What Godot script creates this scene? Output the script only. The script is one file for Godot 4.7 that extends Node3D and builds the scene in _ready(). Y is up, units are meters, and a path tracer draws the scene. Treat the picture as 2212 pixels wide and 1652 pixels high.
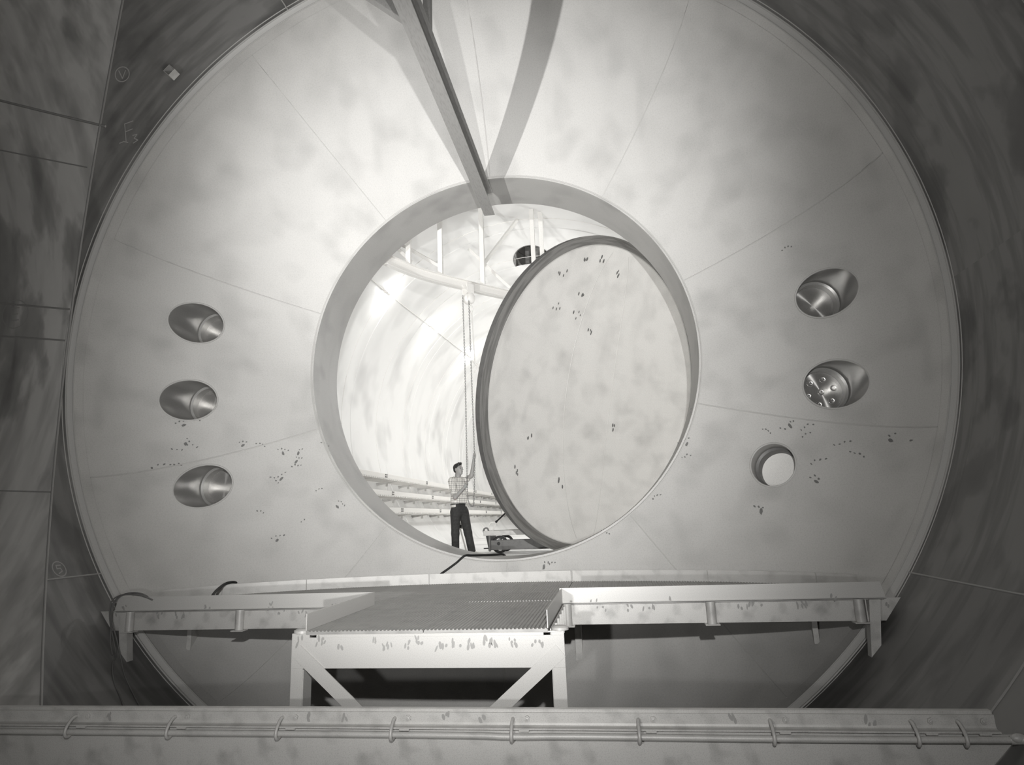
extends Node3D
# A photographer's view from inside a steel tunnel corner towards a dished end with a round opening; metres, y up, the tunnel's axis is z.

const HA := 5.85      # the dished end: an ellipsoid of revolution
const HB := 3.23
const RO := 3.2       # the round opening
const RS := 5.87      # the shell
const CH := 4.8       # the chamber beyond
const MITRE := 8.3    # the two legs of the corner meet in the plane z = x + MITRE

var names := {}
var M := {}
var rng := RandomNumberGenerator.new()


# ------------------------------------------------------------------ mesh collector
class Mb:
	var v := PackedVector3Array()
	var n := PackedVector3Array()
	var uv := PackedVector2Array()

	func tri(a: Vector3, b: Vector3, c: Vector3, na: Vector3, nb: Vector3, nc: Vector3, ua := Vector2(), ub := Vector2(), uc := Vector2()) -> void:
		if (c - a).cross(b - a).dot(na + nb + nc) < 0.0:
			v.append_array([a, c, b]); n.append_array([na, nc, nb]); uv.append_array([ua, uc, ub])
		else:
			v.append_array([a, b, c]); n.append_array([na, nb, nc]); uv.append_array([ua, ub, uc])

	func flat(a: Vector3, b: Vector3, c: Vector3, out: Vector3) -> void:
		var nn := (c - a).cross(b - a)
		if nn.length_squared() < 1e-16:
			return
		nn = nn.normalized()
		if nn.dot(out) < 0.0:
			nn = -nn
		tri(a, b, c, nn, nn, nn, Vector2(a.x, a.y), Vector2(b.x, b.y), Vector2(c.x, c.y))

	func quad(a: Vector3, b: Vector3, c: Vector3, d: Vector3, out: Vector3) -> void:
		flat(a, b, c, out); flat(a, c, d, out)

	# rows of points with their normals, smooth
	func grid(p: Array, q: Array, u := []) -> void:
		for i in p.size() - 1:
			for j in p[i].size() - 1:
				var a := Vector2(); var b := Vector2(); var c := Vector2(); var d := Vector2()
				if u:
					a = u[i][j]; b = u[i + 1][j]; c = u[i + 1][j + 1]; d = u[i][j + 1]
				tri(p[i][j], p[i + 1][j], p[i + 1][j + 1], q[i][j], q[i + 1][j], q[i + 1][j + 1], a, b, c)
				tri(p[i][j], p[i + 1][j + 1], p[i][j + 1], q[i][j], q[i + 1][j + 1], q[i][j + 1], a, c, d)

	# a box with chamfered edges
	func box(c: Vector3, s: Vector3, bs := Basis(), ch := 0.004) -> void:
		var h := s * 0.5
		ch = minf(ch, minf(h.x, minf(h.y, h.z)) * 0.6)
		var k := h - Vector3.ONE * ch
		var at := func(x: float, y: float, z: float, f: int) -> Vector3:
			var l := Vector3(x * (h.x if f == 0 else k.x), y * (h.y if f == 1 else k.y), z * (h.z if f == 2 else k.z))
			return c + bs * l
		for s1 in [-1.0, 1.0]:
			quad(at.call(s1, -1, -1, 0), at.call(s1, 1, -1, 0), at.call(s1, 1, 1, 0), at.call(s1, -1, 1, 0), bs.x * s1)
			quad(at.call(-1, s1, -1, 1), at.call(1, s1, -1, 1), at.call(1, s1, 1, 1), at.call(-1, s1, 1, 1), bs.y * s1)
			quad(at.call(-1, -1, s1, 2), at.call(1, -1, s1, 2), at.call(1, 1, s1, 2), at.call(-1, 1, s1, 2), bs.z * s1)
			for s2 in [-1.0, 1.0]:
				quad(at.call(s1, s2, -1, 0), at.call(s1, s2, 1, 0), at.call(s1, s2, 1, 1), at.call(s1, s2, -1, 1), bs.x * s1 + bs.y * s2)
				quad(at.call(-1, s1, s2, 1), at.call(1, s1, s2, 1), at.call(1, s1, s2, 2), at.call(-1, s1, s2, 2), bs.y * s1 + bs.z * s2)
				quad(at.call(s1, -1, s2, 0), at.call(s1, 1, s2, 0), at.call(s1, 1, s2, 2), at.call(s1, -1, s2, 2), bs.x * s1 + bs.z * s2)
				for s3 in [-1.0, 1.0]:
					flat(at.call(s1, s2, s3, 0), at.call(s1, s2, s3, 1), at.call(s1, s2, s3, 2), bs.x * s1 + bs.y * s2 + bs.z * s3)

	# a polygon (in bs.x, bs.y) pushed along bs.z from z0 to z1
	func prism(poly: PackedVector2Array, z0: float, z1: float, o := Vector3.ZERO, bs := Basis()) -> void:
		var t := Geometry2D.triangulate_polygon(poly)
		var at := func(p: Vector2, z: float) -> Vector3: return o + bs * Vector3(p.x, p.y, z)
		for i in range(0, t.size(), 3):
			flat(at.call(poly[t[i]], z0), at.call(poly[t[i + 1]], z0), at.call(poly[t[i + 2]], z0), bs.z * signf(z0 - z1))
			flat(at.call(poly[t[i]], z1), at.call(poly[t[i + 1]], z1), at.call(poly[t[i + 2]], z1), bs.z * signf(z1 - z0))
		var cw := 1.0 if Geometry2D.is_polygon_clockwise(poly) else -1.0
		for i in poly.size():
			var a := poly[i]; var b := poly[(i + 1) % poly.size()]
			var e := (b - a)
			var out: Vector3 = bs * Vector3(-e.y, e.x, 0) * -cw
			if not Geometry2D.is_point_in_polygon((a + b) * 0.5 + Vector2(-e.y, e.x).normalized() * 1e-4, poly):
				out = bs * Vector3(-e.y, e.x, 0)
			else:
				out = -(bs * Vector3(-e.y, e.x, 0))
			quad(at.call(a, z0), at.call(b, z0), at.call(b, z1), at.call(a, z1), out)

	# a round bar along points
	func tube(p: PackedVector3Array, r: float, sides := 10, caps := true, closed := false, r2 := -1.0) -> void:
		var up := Vector3.UP
		var rows := []; var nor := []
		var m := p.size()
		var t0 := (p[1] - p[0]).normalized()
		if absf(t0.dot(up)) > 0.9:
			up = Vector3.RIGHT
		var side := t0.cross(up).normalized()
		for i in m + (1 if closed else 0):
			var k := i % m
			var t: Vector3
			if closed:
				t = (p[(k + 1) % m] - p[(k - 1 + m) % m]).normalized()
			else:
				t = (p[mini(k + 1, m - 1)] - p[maxi(k - 1, 0)]).normalized()
			side = (side - t * side.dot(t)).normalized()
			var w := t.cross(side)
			var row := PackedVector3Array(); var nn := PackedVector3Array()
			var rr := r if r2 < 0.0 else lerpf(r, r2, float(i) / (m - 1))
			for j in sides + 1:
				var a := TAU * j / sides
				var d := side * cos(a) + w * sin(a)
				row.append(p[k] + d * rr); nn.append(d)
			rows.append(row); nor.append(nn)
		grid(rows, nor)
		if caps and not closed:
			for e in [0, m - 1]:
				var o: Vector3 = (p[0] - p[1]) if e == 0 else (p[m - 1] - p[m - 2])
				for j in sides:
					flat(p[e], rows[e][j], rows[e][j + 1], o)

	# a profile of (radius, height) turned round an axis; flat = sharp along the profile
	func lathe(pr: PackedVector2Array, o: Vector3, bs: Basis, segs := 32, sharp := true, inward := false, a0 := 0.0, a1 := TAU, uvs := Vector2.ONE) -> void:
		var run := 0.0
		for i in pr.size() - 1:
			var d := pr[i + 1] - pr[i]
			var nn := Vector2(d.y, -d.x).normalized()
			if inward:
				nn = -nn
			var n0 := nn; var n1 := nn
			if not sharp:
				if i > 0:
					var e := pr[i] - pr[i - 1]
					n0 = (nn + Vector2(e.y, -e.x).normalized() * (-1.0 if inward else 1.0)).normalized()
				if i < pr.size() - 2:
					var e2 := pr[i + 2] - pr[i + 1]
					n1 = (nn + Vector2(e2.y, -e2.x).normalized() * (-1.0 if inward else 1.0)).normalized()
			var rows := [PackedVector3Array(), PackedVector3Array()]
			var nor := [PackedVector3Array(), PackedVector3Array()]
			var us := [PackedVector2Array(), PackedVector2Array()]
			for j in segs + 1:
				var a := lerpf(a0, a1, float(j) / segs)
				var c := cos(a); var s := sin(a)
				rows[0].append(o + bs * Vector3(c * pr[i].x, s * pr[i].x, pr[i].y)); rows[1].append(o + bs * Vector3(c * pr[i + 1].x, s * pr[i + 1].x, pr[i + 1].y))
				nor[0].append(bs * Vector3(c * n0.x, s * n0.x, n0.y)); nor[1].append(bs * Vector3(c * n1.x, s * n1.x, n1.y))
				us[0].append(Vector2(a * uvs.x, run * uvs.y)); us[1].append(Vector2(a * uvs.x, (run + d.length()) * uvs.y))
			run += d.length()
			grid(rows, nor, us)

	func ball(c: Vector3, r: Vector3, bs := Basis(), segs := 16) -> void:
		var rows := []; var nor := []
		for i in segs / 2 + 1:
			var f := PI * i / (segs / 2)
			var row := PackedVector3Array(); var nn := PackedVector3Array()
			for j in segs + 1:
				var a := TAU * j / segs
				var d := Vector3(sin(f) * cos(a), cos(f), sin(f) * sin(a))
				row.append(c + bs * (d * r)); nn.append((bs * (d / r)).normalized())
			rows.append(row); nor.append(nn)
		grid(rows, nor)

	func mesh() -> ArrayMesh:
		var a := []
		a.resize(Mesh.ARRAY_MAX)
		a[Mesh.ARRAY_VERTEX] = v; a[Mesh.ARRAY_NORMAL] = n; a[Mesh.ARRAY_TEX_UV] = uv
		var m := ArrayMesh.new()
		m.add_surface_from_arrays(Mesh.PRIMITIVE_TRIANGLES, a)
		return m


# ------------------------------------------------------------------ a field of smooth-joined capsules, meshed by surface nets
class Field:
	var prims := []
	var cuts := []
	func cap(a: Vector3, b: Vector3, ra: float, rb: float, k := 0.03, flat_b := false) -> void:
		prims.append({"a": a, "b": b, "ra": ra, "rb": rb, "k": k, "flat": flat_b, "e": false})
	func egg(c: Vector3, r: Vector3, bs := Basis(), k := 0.03) -> void:
		prims.append({"a": c, "b": c, "ra": maxf(r.x, maxf(r.y, r.z)), "rb": maxf(r.x, maxf(r.y, r.z)), "k": k, "flat": false, "e": true, "r": r, "inv": bs.inverse()})
	func mesh(cell: float, out: Mb) -> void:
		var lo := Vector3.ONE * 1e9; var hi := -lo
		for p in prims:
			var m: float = maxf(p.ra, p.rb) + 3.0 * cell
			lo = lo.min(p.a.min(p.b) - Vector3.ONE * m); hi = hi.max(p.a.max(p.b) + Vector3.ONE * m)
		var nx := int((hi.x - lo.x) / cell) + 2; var ny := int((hi.y - lo.y) / cell) + 2; var nz := int((hi.z - lo.z) / cell) + 2
		var f := PackedFloat32Array()
		f.resize(nx * ny * nz); f.fill(9.0)
		for p in prims:
			var m: float = maxf(p.ra, p.rb) + maxf(p.k, 3.0 * cell)
			var l: Vector3 = ((p.a.min(p.b) - Vector3.ONE * m - lo) / cell).floor().max(Vector3.ZERO)
			var h: Vector3 = ((p.a.max(p.b) + Vector3.ONE * m - lo) / cell).ceil()
			var ab: Vector3 = p.b - p.a
			var ll := maxf(ab.length_squared(), 1e-9)
			var dirn := ab.normalized()
			var a: Vector3 = p.a; var b: Vector3 = p.b; var ra: float = p.ra; var rb: float = p.rb; var k: float = p.k
			for z in range(int(l.z), mini(int(h.z) + 1, nz)):
				for y in range(int(l.y), mini(int(h.y) + 1, ny)):
					var at := (z * ny + y) * nx
					for x in range(int(l.x), mini(int(h.x) + 1, nx)):
						var q := lo + Vector3(x, y, z) * cell
						var d: float
						if p.e:
							var w: Vector3 = p.inv * (q - a)
							var r: Vector3 = p.r
							var k0 := (w / r).length()
							var k1 := (w / (r * r)).length()
							d = k0 * (k0 - 1.0) / maxf(k1, 1e-6)
						else:
							var t := clampf((q - a).dot(ab) / ll, 0.0, 1.0)
							d = (q - a - ab * t).length() - lerpf(ra, rb, t)
							if p.flat:
								d = maxf(d, (q - b).dot(dirn))
						var g := f[at + x]
						if g > 8.0:
							f[at + x] = d
						else:
							var s := clampf(0.5 + 0.5 * (g - d) / k, 0.0, 1.0)
							f[at + x] = lerpf(g, d, s) - k * s * (1.0 - s)
		for c in cuts:  # planes: point, normal; keep what lies behind
			for z in nz:
				for y in ny:
					for x in nx:
						var i := (z * ny + y) * nx + x
						if f[i] < 8.0:
							f[i] = maxf(f[i], (lo + Vector3(x, y, z) * cell - c[0]).dot(c[1]))
		var at_cell := {}
		var pts := PackedVector3Array()
		var off := [0, 1, nx, nx + 1, nx * ny, nx * ny + 1, nx * ny + nx, nx * ny + nx + 1]
		var ed := [[0, 1], [2, 3], [4, 5], [6, 7], [0, 2], [1, 3], [4, 6], [5, 7], [0, 4], [1, 5], [2, 6], [3, 7]]
		for z in nz - 1:
			for y in ny - 1:
				for x in nx - 1:
					var i := (z * ny + y) * nx + x
					var f0 := f[i]
					if f0 > 0.1 or f0 < -0.1:
						continue
					var neg := 0
					for o in off:
						if f[i + o] < 0.0: neg += 1
					if neg == 0 or neg == 8:
						continue
					var s := Vector3.ZERO; var c := 0
					for e in ed:
						var p: float = f[i + off[e[0]]]; var q: float = f[i + off[e[1]]]
						if (p < 0.0) != (q < 0.0):
							var t := p / (p - q)
							var va := Vector3(e[0] & 1, (e[0] >> 1) & 1, e[0] >> 2); var vb := Vector3(e[1] & 1, (e[1] >> 1) & 1, e[1] >> 2)
							s += va.lerp(vb, t); c += 1
					at_cell[i] = pts.size()
					pts.append(lo + (Vector3(x, y, z) + s / c) * cell)
		var acc := PackedVector3Array(); acc.resize(pts.size())
		var quads := []
		var st := [1, nx, nx * ny]
		for i in at_cell:
			for ax in 3:
				var j: int = i + st[ax]
				if (f[i] < 0.0) == (f[j] < 0.0):
					continue
				var b: int = st[(ax + 1) % 3]; var c: int = st[(ax + 2) % 3]
				if not (at_cell.has(i - b) and at_cell.has(i - c) and at_cell.has(i - b - c)):
					continue
				var q := [at_cell[i], at_cell[i - b], at_cell[i - b - c], at_cell[i - c]]
				if f[i] < 0.0:
					q.reverse()
				var nn: Vector3 = (pts[q[2]] - pts[q[0]]).cross(pts[q[3]] - pts[q[1]])
				for w in q: acc[w] += nn
				quads.append(q)
		for q in quads:
			var nn := []
			for w in q: nn.append(-acc[w].normalized())
			out.tri(pts[q[0]], pts[q[1]], pts[q[2]], nn[0], nn[1], nn[2]); out.tri(pts[q[0]], pts[q[2]], pts[q[3]], nn[0], nn[2], nn[3])


# ------------------------------------------------------------------ scene helpers
func numbered(called: String) -> String:
	names[called] = names.get(called, -1) + 1
	return called if names[called] == 0 else "%s_%03d" % [called, names[called]]


func obj(called: String, mb: Mb, m: Material, parent: Node = self, label := "") -> MeshInstance3D:
	var o := MeshInstance3D.new()
	o.mesh = mb.mesh(); o.material_override = m
	o.name = numbered(called) if parent == self else called
	parent.add_child(o, true)
	if label:
		o.set_meta("label", label)
	return o


func tag(o: Node, label: String, category: String, group := "") -> Node:
	o.set_meta("label", label); o.set_meta("category", category)
	if group:
		o.set_meta("group", group)
	return o


func thing(called: String, label: String, category: String, at := Vector3.ZERO, group := "") -> Node3D:
	var o := Node3D.new()
	o.name = numbered(called); add_child(o); o.position = at
	tag(o, label, category, group)
	return o


func struct(called: String) -> Node3D:
	var o := Node3D.new()
	o.name = called; add_child(o); o.set_meta("kind", "structure")
	return o


func noise_tex(freq: float, octaves: int, stops: Array, sd: int, size := 512, kind := FastNoiseLite.TYPE_SIMPLEX_SMOOTH) -> NoiseTexture2D:
	var fn := FastNoiseLite.new()
	fn.seed = sd; fn.frequency = freq; fn.fractal_octaves = octaves; fn.noise_type = kind
	var t := NoiseTexture2D.new()
	t.width = size; t.height = size; t.seamless = true; t.noise = fn
	var g := Gradient.new()
	var offs := PackedFloat32Array(); var cols := PackedColorArray()
	for s in stops:
		offs.append(s[0]); cols.append(Color(s[1], s[1], s[1]))
	g.offsets = offs; g.colors = cols
	t.color_ramp = g
	return t


func mat(grey: float, rough: float, metal := 0.0, tex: Texture2D = null, scale := Vector3.ONE, fine: Texture2D = null, fscale := Vector3.ONE, tri := true) -> StandardMaterial3D:
	var m := StandardMaterial3D.new()
	m.albedo_color = Color(grey, grey * 0.992, grey * 0.977)
	m.roughness = rough; m.metallic = metal
	if tex:
		m.albedo_texture = tex; m.uv1_scale = scale
		m.uv1_triplanar = tri; m.uv1_world_triplanar = tri
	if fine:
		m.detail_enabled = true; m.detail_blend_mode = BaseMaterial3D.BLEND_MODE_MUL
		m.detail_albedo = fine; m.detail_uv_layer = BaseMaterial3D.DETAIL_UV_2
		m.uv2_triplanar = true; m.uv2_world_triplanar = true; m.uv2_scale = fscale
	return m


func glow(c: Color, e: float) -> StandardMaterial3D:
	var m := StandardMaterial3D.new()
	m.albedo_color = c; m.emission_enabled = true; m.emission = c; m.emission_energy_multiplier = e
	return m


func head_z(r: float) -> float:
	return HB * (0.8371 - sqrt(maxf(0.0, 1.0 - r * r / (HA * HA))))


func head_n(x: float, y: float) -> Vector3:
	var r := Vector2(x, y).length()
	var s := HB * r / (HA * HA) / sqrt(maxf(1e-4, 1.0 - r * r / (HA * HA)))
	return Vector3(-s * x / r, -s * y / r, 1.0).normalized()


func on_head(x: float, y: float, lift := 0.0) -> Vector3:
	return Vector3(x, y, head_z(Vector2(x, y).length())) + head_n(x, y) * lift


func look(z: Vector3, hint := Vector3.UP) -> Basis:  # a basis whose z points along z
	z = z.normalized()
	if absf(z.dot(hint)) > 0.98:
		hint = Vector3.RIGHT
	var x := hint.cross(z).normalized()
	return Basis(x, z.cross(x), z)


func bar(mb: Mb, a: Vector3, b: Vector3, w: float, h: float, up := Vector3.UP, ch := 0.003) -> void:
	var bs := look(b - a, up)
	mb.box((a + b) * 0.5, Vector3(w, h, (b - a).length()), bs, ch)


func smooth_path(p: Array, steps := 6) -> PackedVector3Array:
	var c := Curve3D.new()
	for i in p.size():
		var t: Vector3 = (p[mini(i + 1, p.size() - 1)] - p[maxi(i - 1, 0)]) / 6.0
		c.add_point(p[i], -t, t)
	var out := PackedVector3Array()
	for i in p.size() - 1:
		for k in steps:
			out.append(c.sample(i, float(k) / steps))
	out.append(p[-1])
	return out


func _ready() -> void:
	rng.seed = 7
	view_and_light()
	materials()
	dished_end()
	shells()
	chamber()
	catwalk()
	front_seal()
	portholes()
	monorail()
	chamber_things()
	hatch_and_cart()
	worker()
	small_things()


# ------------------------------------------------------------------ camera, lamps, exposure
func view_and_light() -> void:
	var cam := Camera3D.new()
	cam.name = "camera"
	cam.projection = Camera3D.PROJECTION_FRUSTUM
	cam.near = 0.1; cam.far = 200.0
	cam.size = 2.0 * 0.1 * 0.55485
	cam.frustum_offset = Vector2(0.01501, -0.05397) * 0.1
	cam.transform = Transform3D(Basis(Vector3(0.98751642, -0.0343245, -0.15373074), Vector3(0.07041765, 0.96921357, 0.23593728), Vector3(0.14089949, -0.2438173, 0.95953137)), Vector3(1.667, -2.5952, 10.9324))
	add_child(cam)
	cam.current = true
	var we := WorldEnvironment.new()
	we.name = "surroundings"
	var e := Environment.new()
	e.background_mode = Environment.BG_COLOR; e.background_color = Color.BLACK
	e.tonemap_mode = Environment.TONE_MAPPER_LINEAR; e.tonemap_exposure = 0.9
	e.sdfgi_enabled = true; e.ssao_enabled = true; e.ssil_enabled = true
	we.environment = e
	add_child(we)
	# three photographer's floods on stands beside and behind the camera
	flood(Vector3(0.68, -3.15, 10.15), Vector3(-0.6, 0.7, 0.0), 54.0, 11.0, "low photographer's flood lamp on a stand just left of the camera")
	flood(Vector3(2.0, -1.6, 11.8), Vector3(-0.3, -0.1, 0.0), 112.0, 24.0, "tall photographer's flood lamp on a stand behind the camera")
	flood(Vector3(-3.2, -2.5, 7.9), Vector3(-0.4, 3.4, 0.5), 84.0, 1.0, "photographer's flood lamp on a stand by the mitred left wall")


func flood(p: Vector3, aim: Vector3, power: float, spill: float, label: String) -> void:
	var t := thing("flood_lamp", label, "lamp", Vector3.ZERO, "photographer's flood lamps")
	var bs := look(aim - p)
	var mb := Mb.new()
	mb.lathe(PackedVector2Array([Vector2(0.02, -0.12), Vector2(0.06, -0.10), Vector2(0.10, -0.05), Vector2(0.13, 0.0), Vector2(0.135, 0.0), Vector2(0.105, -0.055), Vector2(0.06, -0.11), Vector2(0.02, -0.125)]), p, bs, 24, false)
	obj("reflector", mb, mat(0.7, 0.3, 0.8), t)
	mb = Mb.new()
	mb.ball(p, Vector3.ONE * 0.035)
	obj("bulb", mb, glow(Color(1, 0.99, 0.96), 20.0), t)
	var floor_y := -sqrt(maxf(0.0, RS * RS - pow(p.z - MITRE, 2.0))) if p.z > p.x + MITRE else -sqrt(RS * RS - p.x * p.x)
	mb = Mb.new()
	mb.tube(PackedVector3Array([p + bs.z * -0.13, p + bs.z * -0.16 + Vector3(0, -0.06, 0), Vector3(p.x, floor_y + 0.35, p.z) + bs.z * -0.16]), 0.014)
	obj("pole", mb, mat(0.3, 0.5, 0.5), t)
	var foot := Vector3(p.x, floor_y + 0.4, p.z) + bs.z * -0.16
	for k in 3:
		var a := TAU * k / 3.0
		var q := foot + Vector3(cos(a) * 0.35, 0, sin(a) * 0.35)
		q.y = (-sqrt(maxf(0.0, RS * RS - pow(q.z - MITRE, 2.0))) if q.z > q.x + MITRE else -sqrt(RS * RS - q.x * q.x)) + 0.012
		mb = Mb.new()
		mb.tube(PackedVector3Array([foot, q]), 0.01, 8)
		obj("leg", mb, mat(0.3, 0.5, 0.5), t)
	for q in [[power, 31.0], [spill, 54.0]]:  # the reflector's beam and its spill
		var l := SpotLight3D.new()
		l.name = "flood_light"
		add_child(l, true)
		l.look_at_from_position(p, aim)
		l.light_energy = q[0]; l.light_color = Color(1, 0.998, 0.992); l.light_size = 0.05
		l.spot_angle = q[1]; l.spot_angle_attenuation = 1.0; l.spot_range = 80.0; l.spot_attenuation = 2.0
		l.shadow_enabled = true


func omni(p: Vector3, e: float, size: float) -> void:
	var l := OmniLight3D.new()
	l.name = "bulb_light"
	add_child(l, true)
	l.position = p; l.light_energy = e; l.light_size = size; l.light_color = Color(1, 0.998, 0.992)
	l.omni_range = 80.0; l.omni_attenuation = 2.0; l.shadow_enabled = true


# ------------------------------------------------------------------ materials
func materials() -> void:
	var cloud := noise_tex(0.008, 3, [[0.0, 0.84], [0.3, 0.93], [0.5, 0.99], [1.0, 1.0]], 3)
	var fine := noise_tex(0.09, 3, [[0.0, 0.88], [0.5, 0.98], [1.0, 1.0]], 5, 256)
	var mill := noise_tex(0.012, 6, [[0.0, 0.62], [0.34, 0.76], [0.46, 0.95], [1.0, 1.0]], 11, 512, FastNoiseLite.TYPE_VALUE_CUBIC)
	var streak := noise_tex(0.02, 4, [[0.0, 0.78], [0.4, 0.9], [0.6, 1.0], [1.0, 1.0]], 17, 512, FastNoiseLite.TYPE_VALUE_CUBIC)
	M.head = mat(0.76, 0.55, 0.0, cloud, Vector3(0.22, 0.22, 0.22), fine, Vector3(2.2, 2.2, 2.2))
	M.hatch = mat(0.92, 0.45, 0.0, cloud, Vector3(0.3, 0.3, 0.3), fine, Vector3(2.2, 2.2, 2.2))
	M.bead = mat(0.72, 0.5, 0.0, fine, Vector3(6, 6, 6))
	M.bright = mat(0.79, 0.4, 0.1, fine, Vector3(5, 5, 5))
	M.collar = mat(0.66, 0.5, 0.0, cloud, Vector3(0.25, 0.25, 0.25), fine, Vector3(3, 3, 3))
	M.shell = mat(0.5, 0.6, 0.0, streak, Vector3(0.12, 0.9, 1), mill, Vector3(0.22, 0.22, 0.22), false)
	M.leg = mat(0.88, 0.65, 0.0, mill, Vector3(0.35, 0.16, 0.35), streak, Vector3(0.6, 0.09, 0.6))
	M.chamber = mat(0.915, 0.5, 0.0, cloud, Vector3(0.12, 0.12, 0.12))
	M.chamber.albedo_color = Color(0.915, 0.913, 0.907)
	M.white = mat(0.95, 0.45, 0.0, fine, Vector3(3, 3, 3))
	M.steel = mat(0.8, 0.45, 0.1, cloud, Vector3(0.9, 0.9, 0.9), fine, Vector3(4, 4, 4))
	M.deck = mat(0.66, 0.5, 0.2, cloud, Vector3(0.7, 0.7, 0.7), fine, Vector3(9, 9, 9))
	M.beam = mat(0.55, 0.45, 0.1, fine, Vector3(1.5, 1.5, 0.3))
	M.ringface = mat(0.75, 0.5, 0.0, fine, Vector3(5, 5, 5))
	M.shellbead = mat(0.6, 0.6)
	M.print = mat(0.42, 0.6)
	M.smear = mat(0.6, 0.6)
	M.chalk = mat(0.62, 0.9)
	M.dark = mat(0.13, 0.6)
	M.black = mat(0.06, 0.7)
	M.machined = mat(0.62, 0.38, 0.55, streak, Vector3(0.7, 3.0, 1), fine, Vector3(3, 3, 3), false)
	M.tube = mat(0.62, 0.33, 0.35, fine, Vector3(3, 3, 3))
	M.turned = mat(0.72, 0.2, 0.7)
	M.turned.anisotropy_enabled = true; M.turned.anisotropy = 1.0
	M.cart = mat(0.42, 0.5, 0.2, cloud, Vector3(1.5, 1.5, 1.5), fine, Vector3(6, 6, 6))
	M.bulb = glow(Color(1, 0.98, 0.94), 6.0)
	M.chain = mat(0.55, 0.4, 0.6)


# ------------------------------------------------------------------ the dished end: ten gores, seams, collar
func dished_end() -> void:
	var wall := struct("wall_back")
	var holes := []
	for h in ports():
		holes.append(h)
	for k in 10:
		var a0 := deg_to_rad(18.6 + 36.0 * k) + 0.0006
		var a1 := deg_to_rad(18.6 + 36.0 * (k + 1)) - 0.0006
		var mb := Mb.new()
		var rects := []
		for h in holes:
			var ha: float = fposmod(h.c.angle() - a0, TAU) + a0
			if ha < a1:
				var r: float = h.c.length()
				rects.append({"a": ha - 0.42 / r, "b": ha + 0.42 / r, "r0": r - 0.45, "r1": r + 0.45, "h": h})
		var al := [a0, a1]; var rl := [RO, 5.77]
		for q in rects:
			al.append_array([q.a, q.b]); rl.append_array([q.r0, q.r1])
		al.sort(); rl.sort()
		var aa := split(al, 8, 0.06); var rr := split(rl, 8, 0.22)
		for i in aa.size() - 1:
			for j in rr.size() - 1:
				var ma: float = (aa[i] + aa[i + 1]) * 0.5; var mr: float = (rr[j] + rr[j + 1]) * 0.5
				var inside := false
				for q in rects:
					inside = inside or (ma > q.a and ma < q.b and mr > q.r0 and mr < q.r1)
				if inside:
					continue
				var p := []
				for c in [[i, j], [i + 1, j], [i + 1, j + 1], [i, j + 1]]:
					p.append(Vector2.from_angle(aa[c[0]]) * rr[c[1]])
				head_tri(mb, p[0], p[1], p[2]); head_tri(mb, p[0], p[2], p[3])
		for q in rects:
			var loop := PackedVector2Array()
			var ia := []; var ir := []
			for a in aa:
				if a >= q.a - 1e-6 and a <= q.b + 1e-6: ia.append(a)
			for r in rr:
				if r >= q.r0 - 1e-6 and r <= q.r1 + 1e-6: ir.append(r)
			for a in ia: loop.append(Vector2.from_angle(a) * ir[0])
			for r in ir.slice(1): loop.append(Vector2.from_angle(ia[-1]) * r)
			for n in range(ia.size() - 2, -1, -1): loop.append(Vector2.from_angle(ia[n]) * ir[-1])
			for n in range(ir.size() - 2, 0, -1): loop.append(Vector2.from_angle(ia[0]) * ir[n])
			var inner := PackedVector2Array()
			for w in loop:
				inner.append(hole_edge(q.h, (w - q.h.c).angle()))
			for s in 4:
				for n in loop.size():
					var m := (n + 1) % loop.size()
					var x0 := loop[n].lerp(inner[n], s / 4.0); var x1 := loop[m].lerp(inner[m], s / 4.0)
					var y0 := loop[n].lerp(inner[n], (s + 1) / 4.0); var y1 := loop[m].lerp(inner[m], (s + 1) / 4.0)
					head_tri(mb, x0, x1, y1); head_tri(mb, x0, y1, y0)
		obj("plate", mb, M.head, wall)
		var path := PackedVector3Array()
		for i in 25:
			var r := lerpf(RO + 0.03, 5.77, i / 24.0)
			var c := Vector2.from_angle(a1 + 0.0006) * r
			path.append(on_head(c.x, c.y, -0.004))
		mb = Mb.new()
		mb.tube(path, 0.011, 6)
		obj("weld_seam", mb, M.bead, wall)
	# hand prints and smudges
	for p in HANDS:
		hand_print(wall, p, 0.028 if p.x > 0 and p.y < -2 else 0.025)
	# the collar of the opening
	var t := struct("trim_1")
	var mb2 := Mb.new()
	mb2.lathe(PackedVector2Array([Vector2(RO, -1.02), Vector2(RO, 0.026)]), Vector3.ZERO, Basis(), 160, true, true, 0, TAU, Vector2(3.2, 1.0))
	mb2.lathe(PackedVector2Array([Vector2(RO + 0.03, -1.03), Vector2(RO, -1.02)]), Vector3.ZERO, Basis(), 160, true, true)
	obj("collar", mb2, M.collar, t)
	mb2 = Mb.new()
	mb2.lathe(PackedVector2Array([Vector2(RO, 0.026), Vector2(RO + 0.028, 0.026), Vector2(RO + 0.034, 0.01)]), Vector3.ZERO, Basis(), 160, true, true)
	obj("collar_edge", mb2, M.head, t)
	mb2 = Mb.new()
	mb2.tube(ring(RO + 0.045, 0.012, 160), 0.012, 6, false, true)
	obj("weld_seam", mb2, M.bead, t)
	# the flange ring between dished end and shell
	var t2 := struct("trim_2")
	mb2 = Mb.new()
	mb2.lathe(PackedVector2Array([Vector2(5.77, 2.165), Vector2(5.79, 2.25), Vector2(5.805, 2.33)]), Vector3.ZERO, Basis(), 200, false, true)
	obj("band", mb2, M.head, t2)
	mb2 = Mb.new()
	mb2.lathe(PackedVector2Array([Vector2(5.805, 2.33), Vector2(5.86, 2.362), Vector2(5.872, 2.38)]), Vector3.ZERO, Basis(), 200, false, true)
	obj("weld_face", mb2, M.ringface, t2)
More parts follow.
